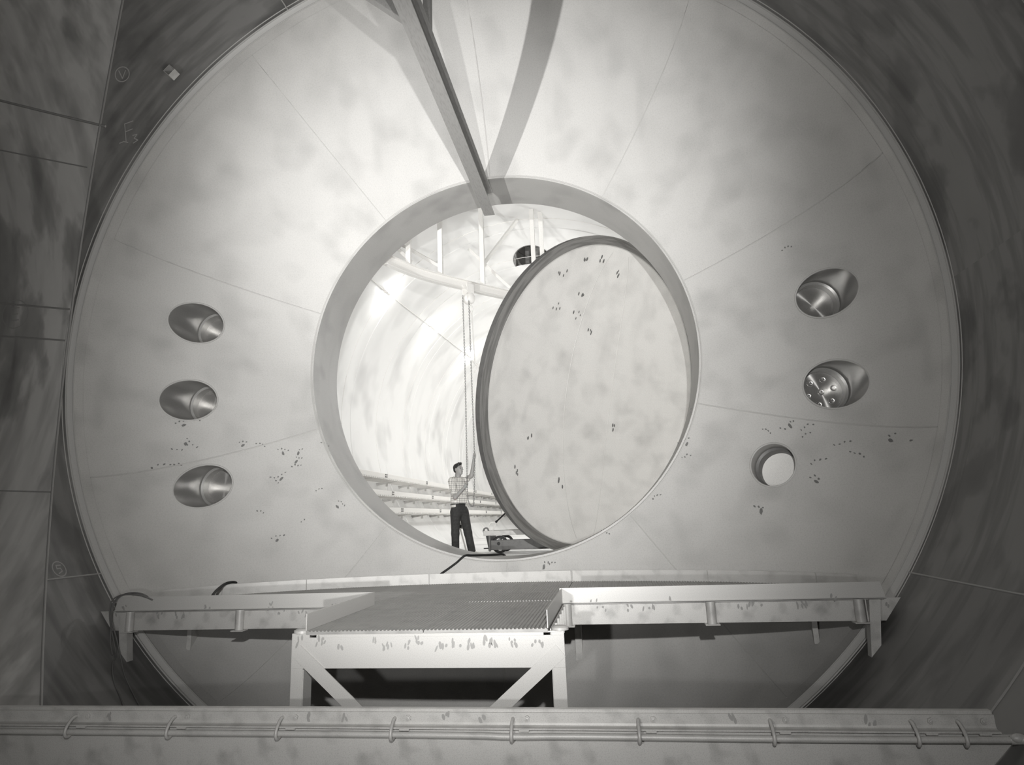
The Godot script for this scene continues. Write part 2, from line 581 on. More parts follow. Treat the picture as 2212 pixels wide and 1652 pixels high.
	for q in [[5.803, 2.325, 0.01], [5.868, 2.385, 0.014], [5.872, 2.45, 0.009]]:
		mb2 = Mb.new()
		mb2.tube(ring(q[0], q[1], 200), q[2], 6, false, true)
		obj("weld_seam", mb2, M.bead, t2)


func ring(r: float, z: float, n: int) -> PackedVector3Array:
	var p := PackedVector3Array()
	for i in n:
		p.append(Vector3(cos(TAU * i / n) * r, sin(TAU * i / n) * r, z))
	return p


func split(cuts: Array, few: int, step: float) -> Array:
	var out := [cuts[0]]
	for i in cuts.size() - 1:
		var a: float = cuts[i]; var b: float = cuts[i + 1]
		if b - a < 1e-5:
			continue
		var n: int = maxi(few if (b - a) > 0.05 else 2, int(ceil((b - a) / step)))
		for k in range(1, n + 1):
			out.append(lerpf(a, b, float(k) / n))
	return out


func head_tri(mb: Mb, a: Vector2, b: Vector2, c: Vector2) -> void:
	mb.tri(on_head(a.x, a.y), on_head(b.x, b.y), on_head(c.x, c.y), head_n(a.x, a.y), head_n(b.x, b.y), head_n(c.x, c.y))


func hole_edge(h: Dictionary, f: float) -> Vector2:
	var bs: Basis = h.bs
	var c: Vector3 = on_head(h.c.x, h.c.y)
	var q: Vector3 = c + bs.x * cos(f) * h.r + bs.y * sin(f) * h.r
	for i in 12:  # slide along the tube's axis until on the dish
		var e := q.z - head_z(Vector2(q.x, q.y).length())
		q -= bs.z * (e / maxf(bs.z.z, 0.3)) * 0.8
	return Vector2(q.x, q.y)


func ports() -> Array:
	var out := []
	var z := Basis()
	for p in [[-4.836, 0.688, "uppermost left of opening", 0.32, 0.22], [-4.86, -0.59, "middle one left of opening", 0.32, 0.25], [-4.5, -1.95, "lowest left of opening", 0.32, 0.36], [4.9, 0.367, "uppermost right of opening", 0.335, 0.3], [4.83, -0.95, "middle one right of opening", 0.335, 0.3]]:
		out.append({"c": Vector2(p[0], p[1]), "bs": z, "what": p[2], "r": p[3], "end": p[4]})
	var n := head_n(3.964, -1.99)
	out.append({"c": Vector2(3.964, -1.99), "bs": look(n), "what": "lowest", "r": 0.305, "end": -0.33})
	return out


func hand_print(parent: Node3D, p: Vector2, s: float) -> void:
	var mb := Mb.new()
	var n := head_n(p.x, p.y)
	var bs := look(n)
	var turn := rng.randf_range(-0.7, 0.7)
	var count := rng.randi_range(2, 4)
	var sp := rng.randf_range(0.035, 0.06)
	for k in count:
		var a := turn + (k - (count - 1) * 0.5) * 0.5
		var d := Vector2((k - (count - 1) * 0.5) * sp, rng.randf_range(0.03, 0.06) - absf(k - (count - 1) * 0.5) * 0.012).rotated(turn)
		blob(mb, p + d, s * rng.randf_range(0.3, 0.5), s * rng.randf_range(0.4, 0.7), a)
	if rng.randf() < 0.35:
		blob(mb, p + Vector2(rng.randf_range(-0.04, 0.04), -0.03), s * 0.75, s * rng.randf_range(1.0, 1.9), turn + rng.randf_range(-0.6, 0.6))
	var o := obj("hand_print", mb, M.print, parent, "dark greasy hand print")
	o.set_meta("kind", "stuff")


func blob(mb: Mb, c: Vector2, w: float, h: float, turn: float) -> void:
	var p := []
	for j in 9:
		var a := TAU * j / 9.0
		var rr := rng.randf_range(0.75, 1.1)
		var d := Vector2(cos(a) * w * rr, sin(a) * h * rr).rotated(-turn)
		p.append(c + d)
	var n := head_n(c.x, c.y)
	var up := 0.002 + 0.00001 * mb.v.size()
	for j in 9:
		mb.tri(on_head(c.x, c.y, up + 0.0004), on_head(p[j].x, p[j].y, up), on_head(p[(j + 1) % 9].x, p[(j + 1) % 9].y, up), n, n, n)


const HANDS := [Vector2(-4.9, -1.42), Vector2(-4.82, -1.27), Vector2(-4.75, -1.36), Vector2(-4.75, -0.96), Vector2(-4.9, -0.97), Vector2(-4.13, -1.28), Vector2(-3.91, -1.33), Vector2(-3.57, -1.41), Vector2(-3.33, -1.55), Vector2(-3.31, -1.41), Vector2(-2.97, -1.32), Vector2(-3.35, -1.68), Vector2(-3.52, -1.82), Vector2(-3.65, -1.89), Vector2(-2.63, -2.29), Vector2(-2.97, -2.07), Vector2(-3.44, -2.77), Vector2(-3.13, -2.56), Vector2(-3.75, -2.39), Vector2(3.95, -1.52), Vector2(4.15, -1.51), Vector2(4.28, -1.43), Vector2(4.45, -1.52), Vector2(4.43, -1.63), Vector2(4.77, -1.81), Vector2(4.49, -2.01), Vector2(4.39, -2.23), Vector2(5.22, -1.78), Vector2(3.69, -2.59), Vector2(4.52, 1.14), Vector2(4.22, 3.79), Vector2(0.63, -3.29), Vector2(0.74, -3.3), Vector2(2.84, -1.56), Vector2(2.85, -1.8), Vector2(3.04, -1.08), Vector2(1.54, -2.88), Vector2(2.36, -2.37), Vector2(4.86, -1.96), Vector2(5.31, -1.89), Vector2(-4.86, -1.66), Vector2(-5.0, -1.67)]


# ------------------------------------------------------------------ the two shells of the corner
func shells() -> void:
	var w := struct("wall_right")
	var rows := []; var nor := []; var us := []
	for i in 25:
		var row := PackedVector3Array(); var nn := PackedVector3Array(); var u := PackedVector2Array()
		for j in 181:
			var a := TAU * j / 180.0
			var zz := lerpf(2.37, RS * cos(a) + MITRE, i / 24.0)
			row.append(Vector3(RS * cos(a), RS * sin(a), zz)); nn.append(Vector3(-cos(a), -sin(a), 0)); u.append(Vector2(a * RS, zz))
		rows.append(row); nor.append(nn); us.append(u)
	var mb := Mb.new()
	mb.grid(rows, nor, us)
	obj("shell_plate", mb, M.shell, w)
	for f in [-34.45, 62.0, 118.0, 212.0]:
		var c := Vector3(cos(deg_to_rad(f)), sin(deg_to_rad(f)), 0) * RS
		mb = Mb.new()
		mb.tube(PackedVector3Array([c + Vector3(0, 0, 2.4), c + Vector3(0, 0, c.x + MITRE)]), 0.012, 6)
		obj("weld_seam", mb, M.shellbead, w)
	var arc := PackedVector3Array()
	for j in 121:
		var a := lerpf(-acos(clampf((5.05 - MITRE) / RS, -1, 1)), acos((5.05 - MITRE) / RS), j / 120.0)
		arc.append(Vector3(cos(a) * RS, sin(a) * RS, 5.05))
	mb = Mb.new()
	mb.tube(arc, 0.01, 6, false)
	obj("weld_seam", mb, M.shellbead, w)
	# the leg of the corner that runs off to the left
	var w2 := struct("wall_left")
	rows = []; nor = []; us = []
	for i in 13:
		var row := PackedVector3Array(); var nn := PackedVector3Array(); var u := PackedVector2Array()
		for j in 181:
			var a := TAU * j / 180.0
			var xx := lerpf(RS * cos(a), -16.0, i / 12.0)
			row.append(Vector3(xx, RS * sin(a), MITRE + RS * cos(a))); nn.append(Vector3(0, -sin(a), -cos(a))); u.append(Vector2(a * RS, xx))
		rows.append(row); nor.append(nn); us.append(u)
	mb = Mb.new()
	mb.grid(rows, nor, us)
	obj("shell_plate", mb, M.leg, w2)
	var mp := PackedVector3Array()
	for j in 160:
		var a := TAU * j / 160.0
		mp.append(Vector3(RS * cos(a), RS * sin(a), MITRE + RS * cos(a)) * Vector3(0.998, 0.998, 1))
	mb = Mb.new()
	mb.tube(mp, 0.016, 6, false, true)
	obj("weld_seam", mb, M.shellbead, w2)
	for s in [[-9.0, 4.12, -4.98, 2.94, 0.018], [-9.0, 3.42, -5.4, 2.48, 0.01], [-9.0, 1.05, -5.86, 0.55, 0.014], [-9.0, 0.52, -5.87, 0.09, 0.014], [-9.0, -1.84, -5.5, -2.06, 0.01]]:
		var p := PackedVector3Array()
		for i in 13:
			var x := lerpf(s[0], s[2], i / 12.0); var y := lerpf(s[1], s[3], i / 12.0)
			p.append(Vector3(x, y, MITRE - sqrt(RS * RS - y * y)))
		mb = Mb.new()
		mb.tube(p, s[4], 6)
		obj("weld_seam", mb, M.shellbead, w2)
	var we := struct("wall_end")
	mb = Mb.new()
	mb.lathe(PackedVector2Array([Vector2(RS, 0), Vector2(0.01, -0.6)]), Vector3(-16, 0, MITRE), look(Vector3.RIGHT), 90, false, true)
	obj("end_plate", mb, M.leg, we)


# ------------------------------------------------------------------ the chamber beyond the opening
func shell_quad(mb: Mb, q: Array) -> void:
	var p := []; var n := []
	for w in q:
		n.append(Vector3(-cos(w.x), -sin(w.x), 0)); p.append(Vector3(cos(w.x) * CH, sin(w.x) * CH, w.y))
	mb.tri(p[0], p[1], p[2], n[0], n[1], n[2]); mb.tri(p[0], p[2], p[3], n[0], n[2], n[3])


func chamber() -> void:
	var w := struct("wall_inner")
	var mb := Mb.new()
	# the shell, with an oval hole for the roof duct
	var h0 := Vector2(1.595, -8.25)
	var aa := split([0.0, h0.x - 0.16, h0.x + 0.16, TAU], 10, 0.05)
	var zz := split([-34.0, h0.y - 1.5, h0.y + 1.5, -1.03], 10, 3.0)
	for i in aa.size() - 1:
		for j in zz.size() - 1:
			if absf((aa[i] + aa[i + 1]) * 0.5 - h0.x) < 0.16 and absf((zz[j] + zz[j + 1]) * 0.5 - h0.y) < 1.5:
				continue
			shell_quad(mb, [Vector2(aa[i], zz[j]), Vector2(aa[i + 1], zz[j]), Vector2(aa[i + 1], zz[j + 1]), Vector2(aa[i], zz[j + 1])])
	for i in 40:
		var e := [TAU * i / 40.0, TAU * (i + 1) / 40.0]
		var q := []
		for f in e:
			var d := Vector2(cos(f), sin(f))
			var k := 1.0 / maxf(absf(d.x), absf(d.y))
			q.append(h0 + d * k * Vector2(0.16, 1.5)); q.append(h0 + d * Vector2(0.117, 1.2))
		for n in 3:
			var u := n / 3.0; var v := (n + 1) / 3.0
			shell_quad(mb, [q[0].lerp(q[1], u), q[2].lerp(q[3], u), q[2].lerp(q[3], v), q[0].lerp(q[1], v)])
	mb.lathe(PackedVector2Array([Vector2(CH, -1.03), Vector2(RO + 0.03, -1.03)]), Vector3.ZERO, Basis(), 140, true, true)
	obj("chamber_shell", mb, M.chamber, w)
	for z in [-3.6, -6.2, -8.8, -11.4, -14.1, -16.8, -20.0, -24.0]:  # low hoops stand in for curved shadow bands on the wall
		mb = Mb.new()
		mb.lathe(PackedVector2Array([Vector2(CH, z - 0.32), Vector2(CH - 0.014, z - 0.3), Vector2(CH - 0.014, z + 0.3), Vector2(CH, z + 0.32)]), Vector3.ZERO, Basis(), 120, true, true)
		obj("shadow_hoop", mb, M.chamber, w)
		mb = Mb.new()
		mb.tube(ring(CH, z + 0.9, 110), 0.009, 6, false, true)
		obj("weld_seam", mb, M.white, w)
	var we := struct("wall_far")
	mb = Mb.new()
	mb.lathe(PackedVector2Array([Vector2(CH, -34.0), Vector2(3.6, -35.6), Vector2(1.8, -36.2), Vector2(0.01, -36.4)]), Vector3.ZERO, Basis(), 100, false, true)
	obj("end_plate", mb, M.chamber, we)
	var f := struct("floor")
	mb = Mb.new()
	var hw := sqrt(CH * CH - 3.3 * 3.3) - 0.02
	mb.box(Vector3(0, -3.36, -17.5), Vector3(hw * 2.0, 0.12, 32.9), Basis(), 0.01)
	obj("floor_plate", mb, M.chamber, f)


# ------------------------------------------------------------------ the catwalk, its two side walks and the frame below
const DECK := -3.52

func rear(x: float, y := DECK) -> float:
	return head_z(sqrt(x * x + y * y))


func deck_panel(t: Node3D, x0: float, x1: float, z0: float, z1: float, curved := false) -> void:
	var mb := Mb.new()
	var n := maxi(1, int((x1 - x0) / 0.2)) if curved else 1
	var poly := PackedVector2Array()
	poly.append(Vector2(x1, z1)); poly.append(Vector2(x0, z1))
	for i in n + 1:
		var x := lerpf(x0, x1, float(i) / n)
		poly.append(Vector2(x, (rear(x) + 0.02) if curved else z0))
	mb.prism(poly, 0.0, 0.022, Vector3(0, DECK - 0.008, 0), Basis(Vector3.RIGHT, Vector3.BACK, Vector3.DOWN))
	obj("deck_panel", mb, M.deck, t)
	mb = Mb.new()
	var k := int((x1 - x0) / 0.0345)
	for i in k:
		var x := x0 + (i + 0.5) * (x1 - x0) / k
		var za := (rear(x) + 0.03) if curved else z0 + 0.006
		var zb := z1 - 0.001
		var c := DECK - 0.008
		var a := [Vector3(x - 0.010, c, 0), Vector3(x - 0.004, c + 0.009, 0), Vector3(x + 0.004, c + 0.009, 0), Vector3(x + 0.010, c, 0)]
		for e in 3:
			mb.quad(a[e] + Vector3(0, 0, za), a[e + 1] + Vector3(0, 0, za), a[e + 1] + Vector3(0, 0, zb), a[e] + Vector3(0, 0, zb), Vector3(e - 1.0, 1.0, 0))
		mb.quad(a[0] + Vector3(0, 0, zb), a[1] + Vector3(0, 0, zb), a[2] + Vector3(0, 0, zb), a[3] + Vector3(0, 0, zb), Vector3.BACK)
	var o := obj("tread_ribs", mb, M.deck, t)
	o.set_meta("kind", "stuff")


func toe_curve(t: Node3D, x0: float, x1: float) -> void:
	var mb := Mb.new()
	var n := maxi(4, int(absf(x1 - x0) / 0.12))
	var rows := [PackedVector3Array(), PackedVector3Array()]
	var nor := [PackedVector3Array(), PackedVector3Array()]
	var top := PackedVector3Array(); var back := PackedVector3Array()
	for i in n + 1:
		var x := lerpf(x0, x1, float(i) / n)
		var z := rear(x) + 0.012
		var d := Vector3((rear(x + 0.01) - rear(x - 0.01)) / -0.02, 0, 1).normalized()
		rows[0].append(Vector3(x, DECK - 0.01, z)); rows[1].append(Vector3(x, -3.375, z))
		nor[0].append(d); nor[1].append(d)
		top.append(Vector3(x, -3.375, z)); back.append(Vector3(x, -3.375, z) - d * 0.008)
	mb.grid(rows, nor)
	mb.grid([top, back], [up_rows(n + 1), up_rows(n + 1)])
	obj("toe_board", mb, M.steel, t)


func up_rows(n: int) -> PackedVector3Array:
	var p := PackedVector3Array()
	p.resize(n); p.fill(Vector3.UP)
	return p


func catwalk() -> void:
	var t := thing("catwalk", "ribbed steel catwalk leading from the foreground to the round opening", "catwalk")
	deck_panel(t, -1.146, -0.056, 2.568, 4.6)
	deck_panel(t, -0.048, 1.05, 2.568, 4.6)
	deck_panel(t, -1.146, 1.02, 1.556, 2.56)
	deck_panel(t, -1.146, 1.02, 0.2, 1.549, true)
	for s in [[-1.146, 2.735], [1.05, 2.78]]:
		var mb := Mb.new()
		mb.box(Vector3(s[0], -3.4475, (s[1] + 4.6) * 0.5), Vector3(0.01, 0.15, 4.6 - s[1]), Basis(), 0.002)
		obj("toe_board", mb, M.bright, t)
		mb = Mb.new()
		mb.box(Vector3(s[0] + 0.015 * signf(s[0]), -3.66, (s[1] + 4.5) * 0.5), Vector3(0.012, 0.24, 4.5 - s[1]), Basis(), 0.002)
		for k in 6:
			mb.box(Vector3(s[0] + 0.028 * signf(s[0]), -3.66, lerpf(s[1] + 0.15, 4.4, k / 5.0)), Vector3(0.03, 0.22, 0.012), Basis(), 0.001)
		obj("stringer", mb, M.steel, t)
	toe_curve(t, -1.14, 1.0)
	# side walks
	for s in [-1.0, 1.0]:
		var w := thing("side_walk", "side walk left of the catwalk, dusty narrow deck along the dished end" if s < 0 else "side walk right of the catwalk, narrow deck with bright front board", "walkway")
		var xi := -1.154 if s < 0 else 1.028
		var xo := -4.44 if s < 0 else 4.42
		deck_panel(w, minf(xi, xo), maxf(xi, xo), 0.0, 2.76, true)
		var cuts := [xi, -2.9, -3.9, -4.5] if s < 0 else [xi, 2.9, 4.1, 4.45]
		for i in 3:
			toe_curve(w, cuts[i] + (0.006 * s if i else 0.0), cuts[i + 1] - 0.006 * s)
		var mb := Mb.new()
		var poly := PackedVector2Array([Vector2(xi + (0.01 if s < 0 else 0.0), -3.522), Vector2(xi + (0.01 if s < 0 else 0.0), -3.37), Vector2(4.392 * s, -3.37), Vector2(4.425 * s, -3.522)])
		mb.prism(poly, 2.79, 2.80)
		obj("toe_board", mb, M.bright, w)
		mb = Mb.new()
		mb.box(Vector3((xi + 4.43 * s) * 0.5, -3.526, 2.79), Vector3(absf(4.43 * s - xi), 0.008, 0.05), Basis(), 0.002)
		obj("lip", mb, M.bright, w)
		mb = Mb.new()
		var lx := 4.74 if s < 0 else 4.6
		poly = PackedVector2Array([Vector2(xi, -3.54), Vector2(lx * s, -3.54), Vector2((lx - 0.175) * s, -3.765), Vector2(xi, -3.765)])
		mb.prism(poly, 2.70, 2.715)
		obj("girder", mb, M.steel, w)
		for x in ([-3.85, -3.6, -2.3, -2.05, -4.4] if s < 0 else [1.5, 1.75, 2.0, 3.0, 3.15, 3.6, 4.4]):
			smear(w, Vector3(x, -3.585, 2.7165), Basis(), 0.07, rng.randi_range(3, 6))
		for x in ([-4.3, -3.2, -2.4, -1.6] if s < 0 else [1.12, 1.4, 2.2, 3.9]):
			smear(w, Vector3(x, -3.49, 2.8015), Basis(), 0.04, rng.randi_range(2, 4))
		for x in ([-4.235, -2.80] if s < 0 else [1.10, 2.65, 4.16]):
			mb = Mb.new()
			mb.lathe(PackedVector2Array([Vector2(0.05, 0), Vector2(0.05, 0.225)]), Vector3(x, -3.765, 2.77), look(Vector3.UP), 20)
			var pf := obj("pipe_stub", mb, M.steel, w)
			mb = Mb.new()
			mb.box(Vector3(x, -3.772, 2.765), Vector3(0.155, 0.012, 0.13), Basis(), 0.002)
			obj("base_plate", mb, M.bright, pf)
			if absf(x) > 4.0:
				mb = Mb.new()
				mb.box(Vector3(x + 0.07 * s, -3.655, 2.74), Vector3(0.012, 0.22, 0.06), Basis(), 0.001)
				obj("gusset", mb, M.steel, pf)
		# angle-iron legs standing on the shell
		var foot := Vector3(4.27 * s, -4.03, 2.76)
		mb = Mb.new()
		for i in 2:
			var a := [Vector2(-0.055, 0.0), Vector2(-0.055, 0.012), Vector2(0.055, 0.012), Vector2(0.055, 0.0)] if i == 0 else [Vector2(-0.055, 0.0), Vector2(-0.043, 0.0), Vector2(-0.043, -0.1), Vector2(-0.055, -0.1)]
			var top := []; var bot := []
			for q in a:
				var x: float = 4.31 * s + q.x * s
				var z: float = 2.80 + q.y
				top.append(Vector3(x, -3.545, z))
				bot.append(Vector3(x - 0.06 * s, -sqrt(RS * RS - pow(x - 0.06 * s, 2.0)) + 0.002, z))
			for e in 4:
				var f := (e + 1) % 4
				mb.quad(top[e], top[f], bot[f], bot[e], ((top[e] + top[f]) * 0.5 - (top[0] + top[1] + top[2] + top[3]) * 0.25))
			mb.quad(top[0], top[1], top[2], top[3], Vector3.UP)
		obj("leg", mb, M.steel, w)
		# small brackets from the deck to the dish
		for x in ([-3.93] if s < 0 else [1.09, 3.9]):
			mb = Mb.new()
			var wd := 0.045 if x < 2.0 and x > 0.0 else 0.006
			var zf := rear(x, -4.12) if x > 2.0 or x < 0.0 else rear(x, -4.5)
			var yb := -4.12 if x > 2.0 or x < 0.0 else -4.52
			var pl := PackedVector2Array([Vector2(rear(x) + 0.02, DECK - 0.03), Vector2(zf + 0.02, DECK - 0.03), Vector2(zf, yb), Vector2(rear(x, (DECK + yb) * 0.5), (DECK + yb) * 0.5)])
			mb.prism(pl, -wd, wd, Vector3(x, 0, 0), Basis(Vector3.BACK, Vector3.UP, Vector3.LEFT))
			if wd < 0.02:
				mb.box(Vector3(x, (DECK - 0.03 + yb) * 0.5, zf + 0.012), Vector3(0.06, -yb + DECK - 0.03, 0.01), Basis(), 0.001)
			obj("bracket", mb, M.steel, w)
	# the frame under the catwalk's near end
	var fr := thing("support_frame", "white painted support frame of header, two posts and diagonal braces under the catwalk end", "frame")
	var mb3 := Mb.new()
	mb3.box(Vector3(-0.0485, -3.71, 4.574), Vector3(2.471, 0.26, 0.012), Basis(), 0.002)
	mb3.box(Vector3(-0.0485, -3.553, 4.574), Vector3(2.471, 0.014, 0.012), Basis(), 0.002)
	for q in [[-1.284, -1.12], [-1.055, 1.01], [1.075, 1.187]]:
		mb3.box(Vector3((q[0] + q[1]) * 0.5, -3.57, 4.574), Vector3(q[1] - q[0], 0.022, 0.012), Basis(), 0.001)
	obj("header", mb3, M.bright, fr)
	for x in [-1.22, -1.0, -0.86, -0.48, -0.4, -0.2, -0.08, 0.1, 0.25, 0.38, 0.5, 0.58, 0.74, 0.95]:
		smear(fr, Vector3(x, -3.615 + rng.randf_range(-0.03, 0.02), 4.5815), Basis(), 0.05, rng.randi_range(3, 7))
	for s in [[-1.29, -1.177, -1.177], [1.187, 1.074, 1.074]]:
		var x0: float = minf(s[0], s[1]); var x1: float = maxf(s[0], s[1])
		mb3 = Mb.new()
		mb3.box(Vector3((x0 + x1) * 0.5, -4.64, 4.572), Vector3(x1 - x0, 2.19, 0.012), Basis(), 0.002)
		mb3.box(Vector3(s[2], -4.79, 4.48), Vector3(0.012, 1.88, 0.18), Basis(), 0.002)
		obj("post", mb3, M.bright, fr)
		mb3 = Mb.new()
		mb3.lathe(PackedVector2Array([Vector2(0.075, 0), Vector2(0.075, 0.022), Vector2(0.05, 0.034), Vector2(0.005, 0.036)]), Vector3((x0 + x1) * 0.5 + 0.02, -3.545, 4.53), look(Vector3.UP), 24)
		obj("post_cap", mb3, M.bright, fr)
	for s in [[Vector2(-1.199, -3.643), Vector2(-1.274, -3.737), Vector2(0.763, -0.647)], [Vector2(1.112, -3.658), Vector2(1.191, -3.75), Vector2(-0.765, -0.632)]]:
		mb3 = Mb.new()
		mb3.prism(PackedVector2Array([s[0], s[1], s[1] + s[2] * 1.5, s[0] + s[2] * 1.5]), 4.581, 4.592)
		obj("brace", mb3, M.bright, fr)
	mb3 = Mb.new()
	mb3.box(Vector3(-0.05, -4.72, 4.56), Vector3(2.2, 0.14, 0.02), Basis(), 0.003)
	obj("sill", mb3, M.steel, fr)


# ------------------------------------------------------------------ the bolted rail, rod and apron plate in the foreground
func front_seal() -> void:
	var ap := thing("apron_plate", "broad upright steel plate along the bottom of the view below the rod", "plate")
	var poly := PackedVector2Array()
	poly.append(Vector2(-5.2, -4.085)); poly.append(Vector2(4.185, -4.085))
	for i in 31:
		var x := lerpf(4.16, -2.83, i / 30.0)
		poly.append(Vector2(x, -sqrt(5.86 * 5.86 - x * x)))
	poly.append(Vector2(-5.2, -5.12))
	var mb := Mb.new()
	mb.prism(poly, 5.455, 5.475)
	obj("plate", mb, M.steel, ap)
	var t := thing("angle_rail", "long bolted angle rail with hook bolts across the foreground", "rail")
	mb = Mb.new()
	mb.box(Vector3(-0.56, -3.985, 5.41), Vector3(9.28, 0.07, 0.05), Basis(), 0.004)
	obj("backing_bar", mb, M.steel, t)
	for x in [-2.4, -0.7, -0.45, 0.35, 0.62, 2.4, 3.3]:
		smear(t, Vector3(x, -4.0, 5.4535), Basis(), 0.03, 3)
	mb = Mb.new()
	var pr := PackedVector2Array([Vector2(5.438, -3.972), Vector2(5.452, -3.972), Vector2(5.452, -4.038), Vector2(5.458, -4.052), Vector2(5.472, -4.058), Vector2(5.512, -4.060), Vector2(5.512, -4.070), Vector2(5.438, -4.070)])
	mb.prism(pr, -5.2, 4.08, Vector3.ZERO, Basis(Vector3.BACK, Vector3.UP, Vector3.RIGHT))
	obj("angle", mb, M.steel, t)
	var xs := [-3.58, -2.686, -1.823, -0.931, -0.042, 0.848, 1.747, 2.644, 3.554, 3.845]
	for i in xs.size():
		var x: float = xs[i]
		var bx: float = x + (0.105 if i < 8 else 0.125)
		if i == 9: bx = 4.006
		mb = Mb.new()
		hexnut(mb, Vector3(bx, -4.008, 5.452), 0.021, 0.016)
		mb.lathe(PackedVector2Array([Vector2(0.011, 0.0), Vector2(0.011, 0.026), Vector2(0.002, 0.028)]), Vector3(bx, -4.008, 5.452), Basis(), 12)
		obj("hex_bolt", mb, M.steel, t)
		mb = Mb.new()
		mb.tube(smooth_path([Vector3(x, -4.012, 5.44), Vector3(x, -4.012, 5.475), Vector3(x, -4.026, 5.51), Vector3(x, -4.062, 5.55), Vector3(x, -4.1, 5.565), Vector3(x, -4.128, 5.555), Vector3(x + 0.003, -4.137, 5.53), Vector3(x + 0.006, -4.128, 5.505)], 4), 0.0125, 10)
		obj("hook_bolt", mb, M.steel, t)
		mb = Mb.new()
		mb.box(Vector3(bx - 0.02, -4.077, 5.488), Vector3(0.075, 0.013, 0.044), Basis(), 0.002)
		obj("shim", mb, M.bright, t)
	var rod := Mb.new()
	rod.tube(smooth_path([Vector3(-5.4, -4.106, 5.525), Vector3(-3, -4.107, 5.525), Vector3(0.2, -4.104, 5.525), Vector3(0.85, -4.111, 5.525), Vector3(1.3, -4.106, 5.525), Vector3(3, -4.108, 5.525), Vector3(4.15, -4.1, 5.53)], 5), 0.021, 12)
	var r := thing("pipe_rod", "long thin pipe held under the foreground rail by hook bolts", "pipe")
	obj("pipe", rod, M.steel, r)
	mb = Mb.new()
	mb.ball(Vector3(4.16, -4.085, 5.55), Vector3(0.05, 0.03, 0.03))
	mb.tube(PackedVector3Array([Vector3(4.12, -4.1, 5.53), Vector3(4.19, -4.09, 5.56)]), 0.028)
	obj("coupling", mb, M.steel, r)


func hexnut(mb: Mb, c: Vector3, r: float, h: float, bs := Basis()) -> void:
	var p := PackedVector2Array()
	for k in 6:
		p.append(Vector2.from_angle(TAU * k / 6.0 + 0.3) * r)
	mb.prism(p, 0.0, h, c, bs)


# dark finger smears on a flat face
func smear(parent: Node3D, c: Vector3, bs: Basis, w: float, count: int) -> void:
	var mb := Mb.new()
	for k in count:
		var o := c + bs.x * rng.randf_range(-w, w) + bs.y * rng.randf_range(-0.04, 0.02) + bs.z * 0.0006 * k
		var a := rng.randf_range(-0.5, 0.5); var rx := rng.randf_range(0.007, 0.013); var ry := rng.randf_range(0.013, 0.034)
		for j in 8:
			var d0 := Vector2(cos(TAU * j / 8.0) * rx, sin(TAU * j / 8.0) * ry).rotated(a); var d1 := Vector2(cos(TAU * (j + 1) / 8.0) * rx, sin(TAU * (j + 1) / 8.0) * ry).rotated(a)
			mb.flat(o, o + bs.x * d0.x + bs.y * d0.y, o + bs.x * d1.x + bs.y * d1.y, bs.z)
	obj("hand_print", mb, M.smear, parent, "dark finger smears").set_meta("kind", "stuff")


# ------------------------------------------------------------------ portholes
func portholes() -> void:
	for h in ports():
		var low: bool = h.what == "lowest"
		var five: bool = h.c.x > 0 and h.c.y < -0.5 and not low
		var label: String = "round porthole with a blank white end disc, lowest right of the opening" if low else ("steel tube porthole with dimpled end disc, " if five else "steel tube porthole with turned metal end disc, ") + h.what
		var t := thing("porthole", label, "porthole", Vector3.ZERO, "portholes in the dished end")
		var bs: Basis = h.bs
		var o := on_head(h.c.x, h.c.y)
		var rows := [[], [], []]; var nor := [[], [], []]
		var lip := PackedVector3Array()
		var deep: float = o.z - h.end if not low else -h.end
		for j in 65:
			var a := TAU * j / 64.0
			var d := bs.x * cos(a) + bs.y * sin(a)
			var e: Vector2 = hole_edge(h, a)
			var p := on_head(e.x, e.y)
			rows[0].append(p); rows[1].append(o + d * h.r - bs.z * (deep - 0.16))
			nor[0].append(-d); nor[1].append(-d)
			if j < 64:
				lip.append(on_head(e.x, e.y, 0.0) + d * 0.012)
		var mb := Mb.new()
		mb.grid([PackedVector3Array(rows[0]), PackedVector3Array(rows[1])], [PackedVector3Array(nor[0]), PackedVector3Array(nor[1])])
		obj("tube", mb, M.tube, t)
		mb = Mb.new()
		mb.tube(lip, 0.014, 8, false, true)
		obj("weld_ring", mb, M.bead, t)
		mb = Mb.new()
		var r: float = h.r
		mb.lathe(PackedVector2Array([Vector2(r - 0.035, -deep), Vector2(r - 0.035, -deep + 0.15), Vector2(r, -deep + 0.165)]), o, bs, 64, true, true)
		obj("seat_ring", mb, M.cart if low else M.tube, t)
		mb = Mb.new()
		for i in 14:  # turned face: rings of uv for the lathe's marks
			var r0 := (r - 0.036) * i / 14.0 + 0.0005; var r1 := (r - 0.036) * (i + 1) / 14.0
			mb.lathe(PackedVector2Array([Vector2(r1, -deep + 0.002), Vector2(r0, -deep + 0.002)]), o, bs, 64, true, true, 0, TAU, Vector2(1.0, 1.0))
		var disc := obj("end_disc", mb, M.white if low else M.turned, t)
		if five:
			for k in 7:
				var c := Vector3.ZERO if k == 6 else bs.x * cos(TAU * k / 6.0 + 0.25) * 0.19 + bs.y * sin(TAU * k / 6.0 + 0.25) * 0.19
				mb = Mb.new()
				mb.lathe(PackedVector2Array([Vector2(0.048, 0.003), Vector2(0.044, 0.009), Vector2(0.04, 0.006), Vector2(0.02, 0.004), Vector2(0.001, 0.0035)]), o + c - bs.z * deep, bs, 24, false, true)
				obj("dimple", mb, M.turned, disc)


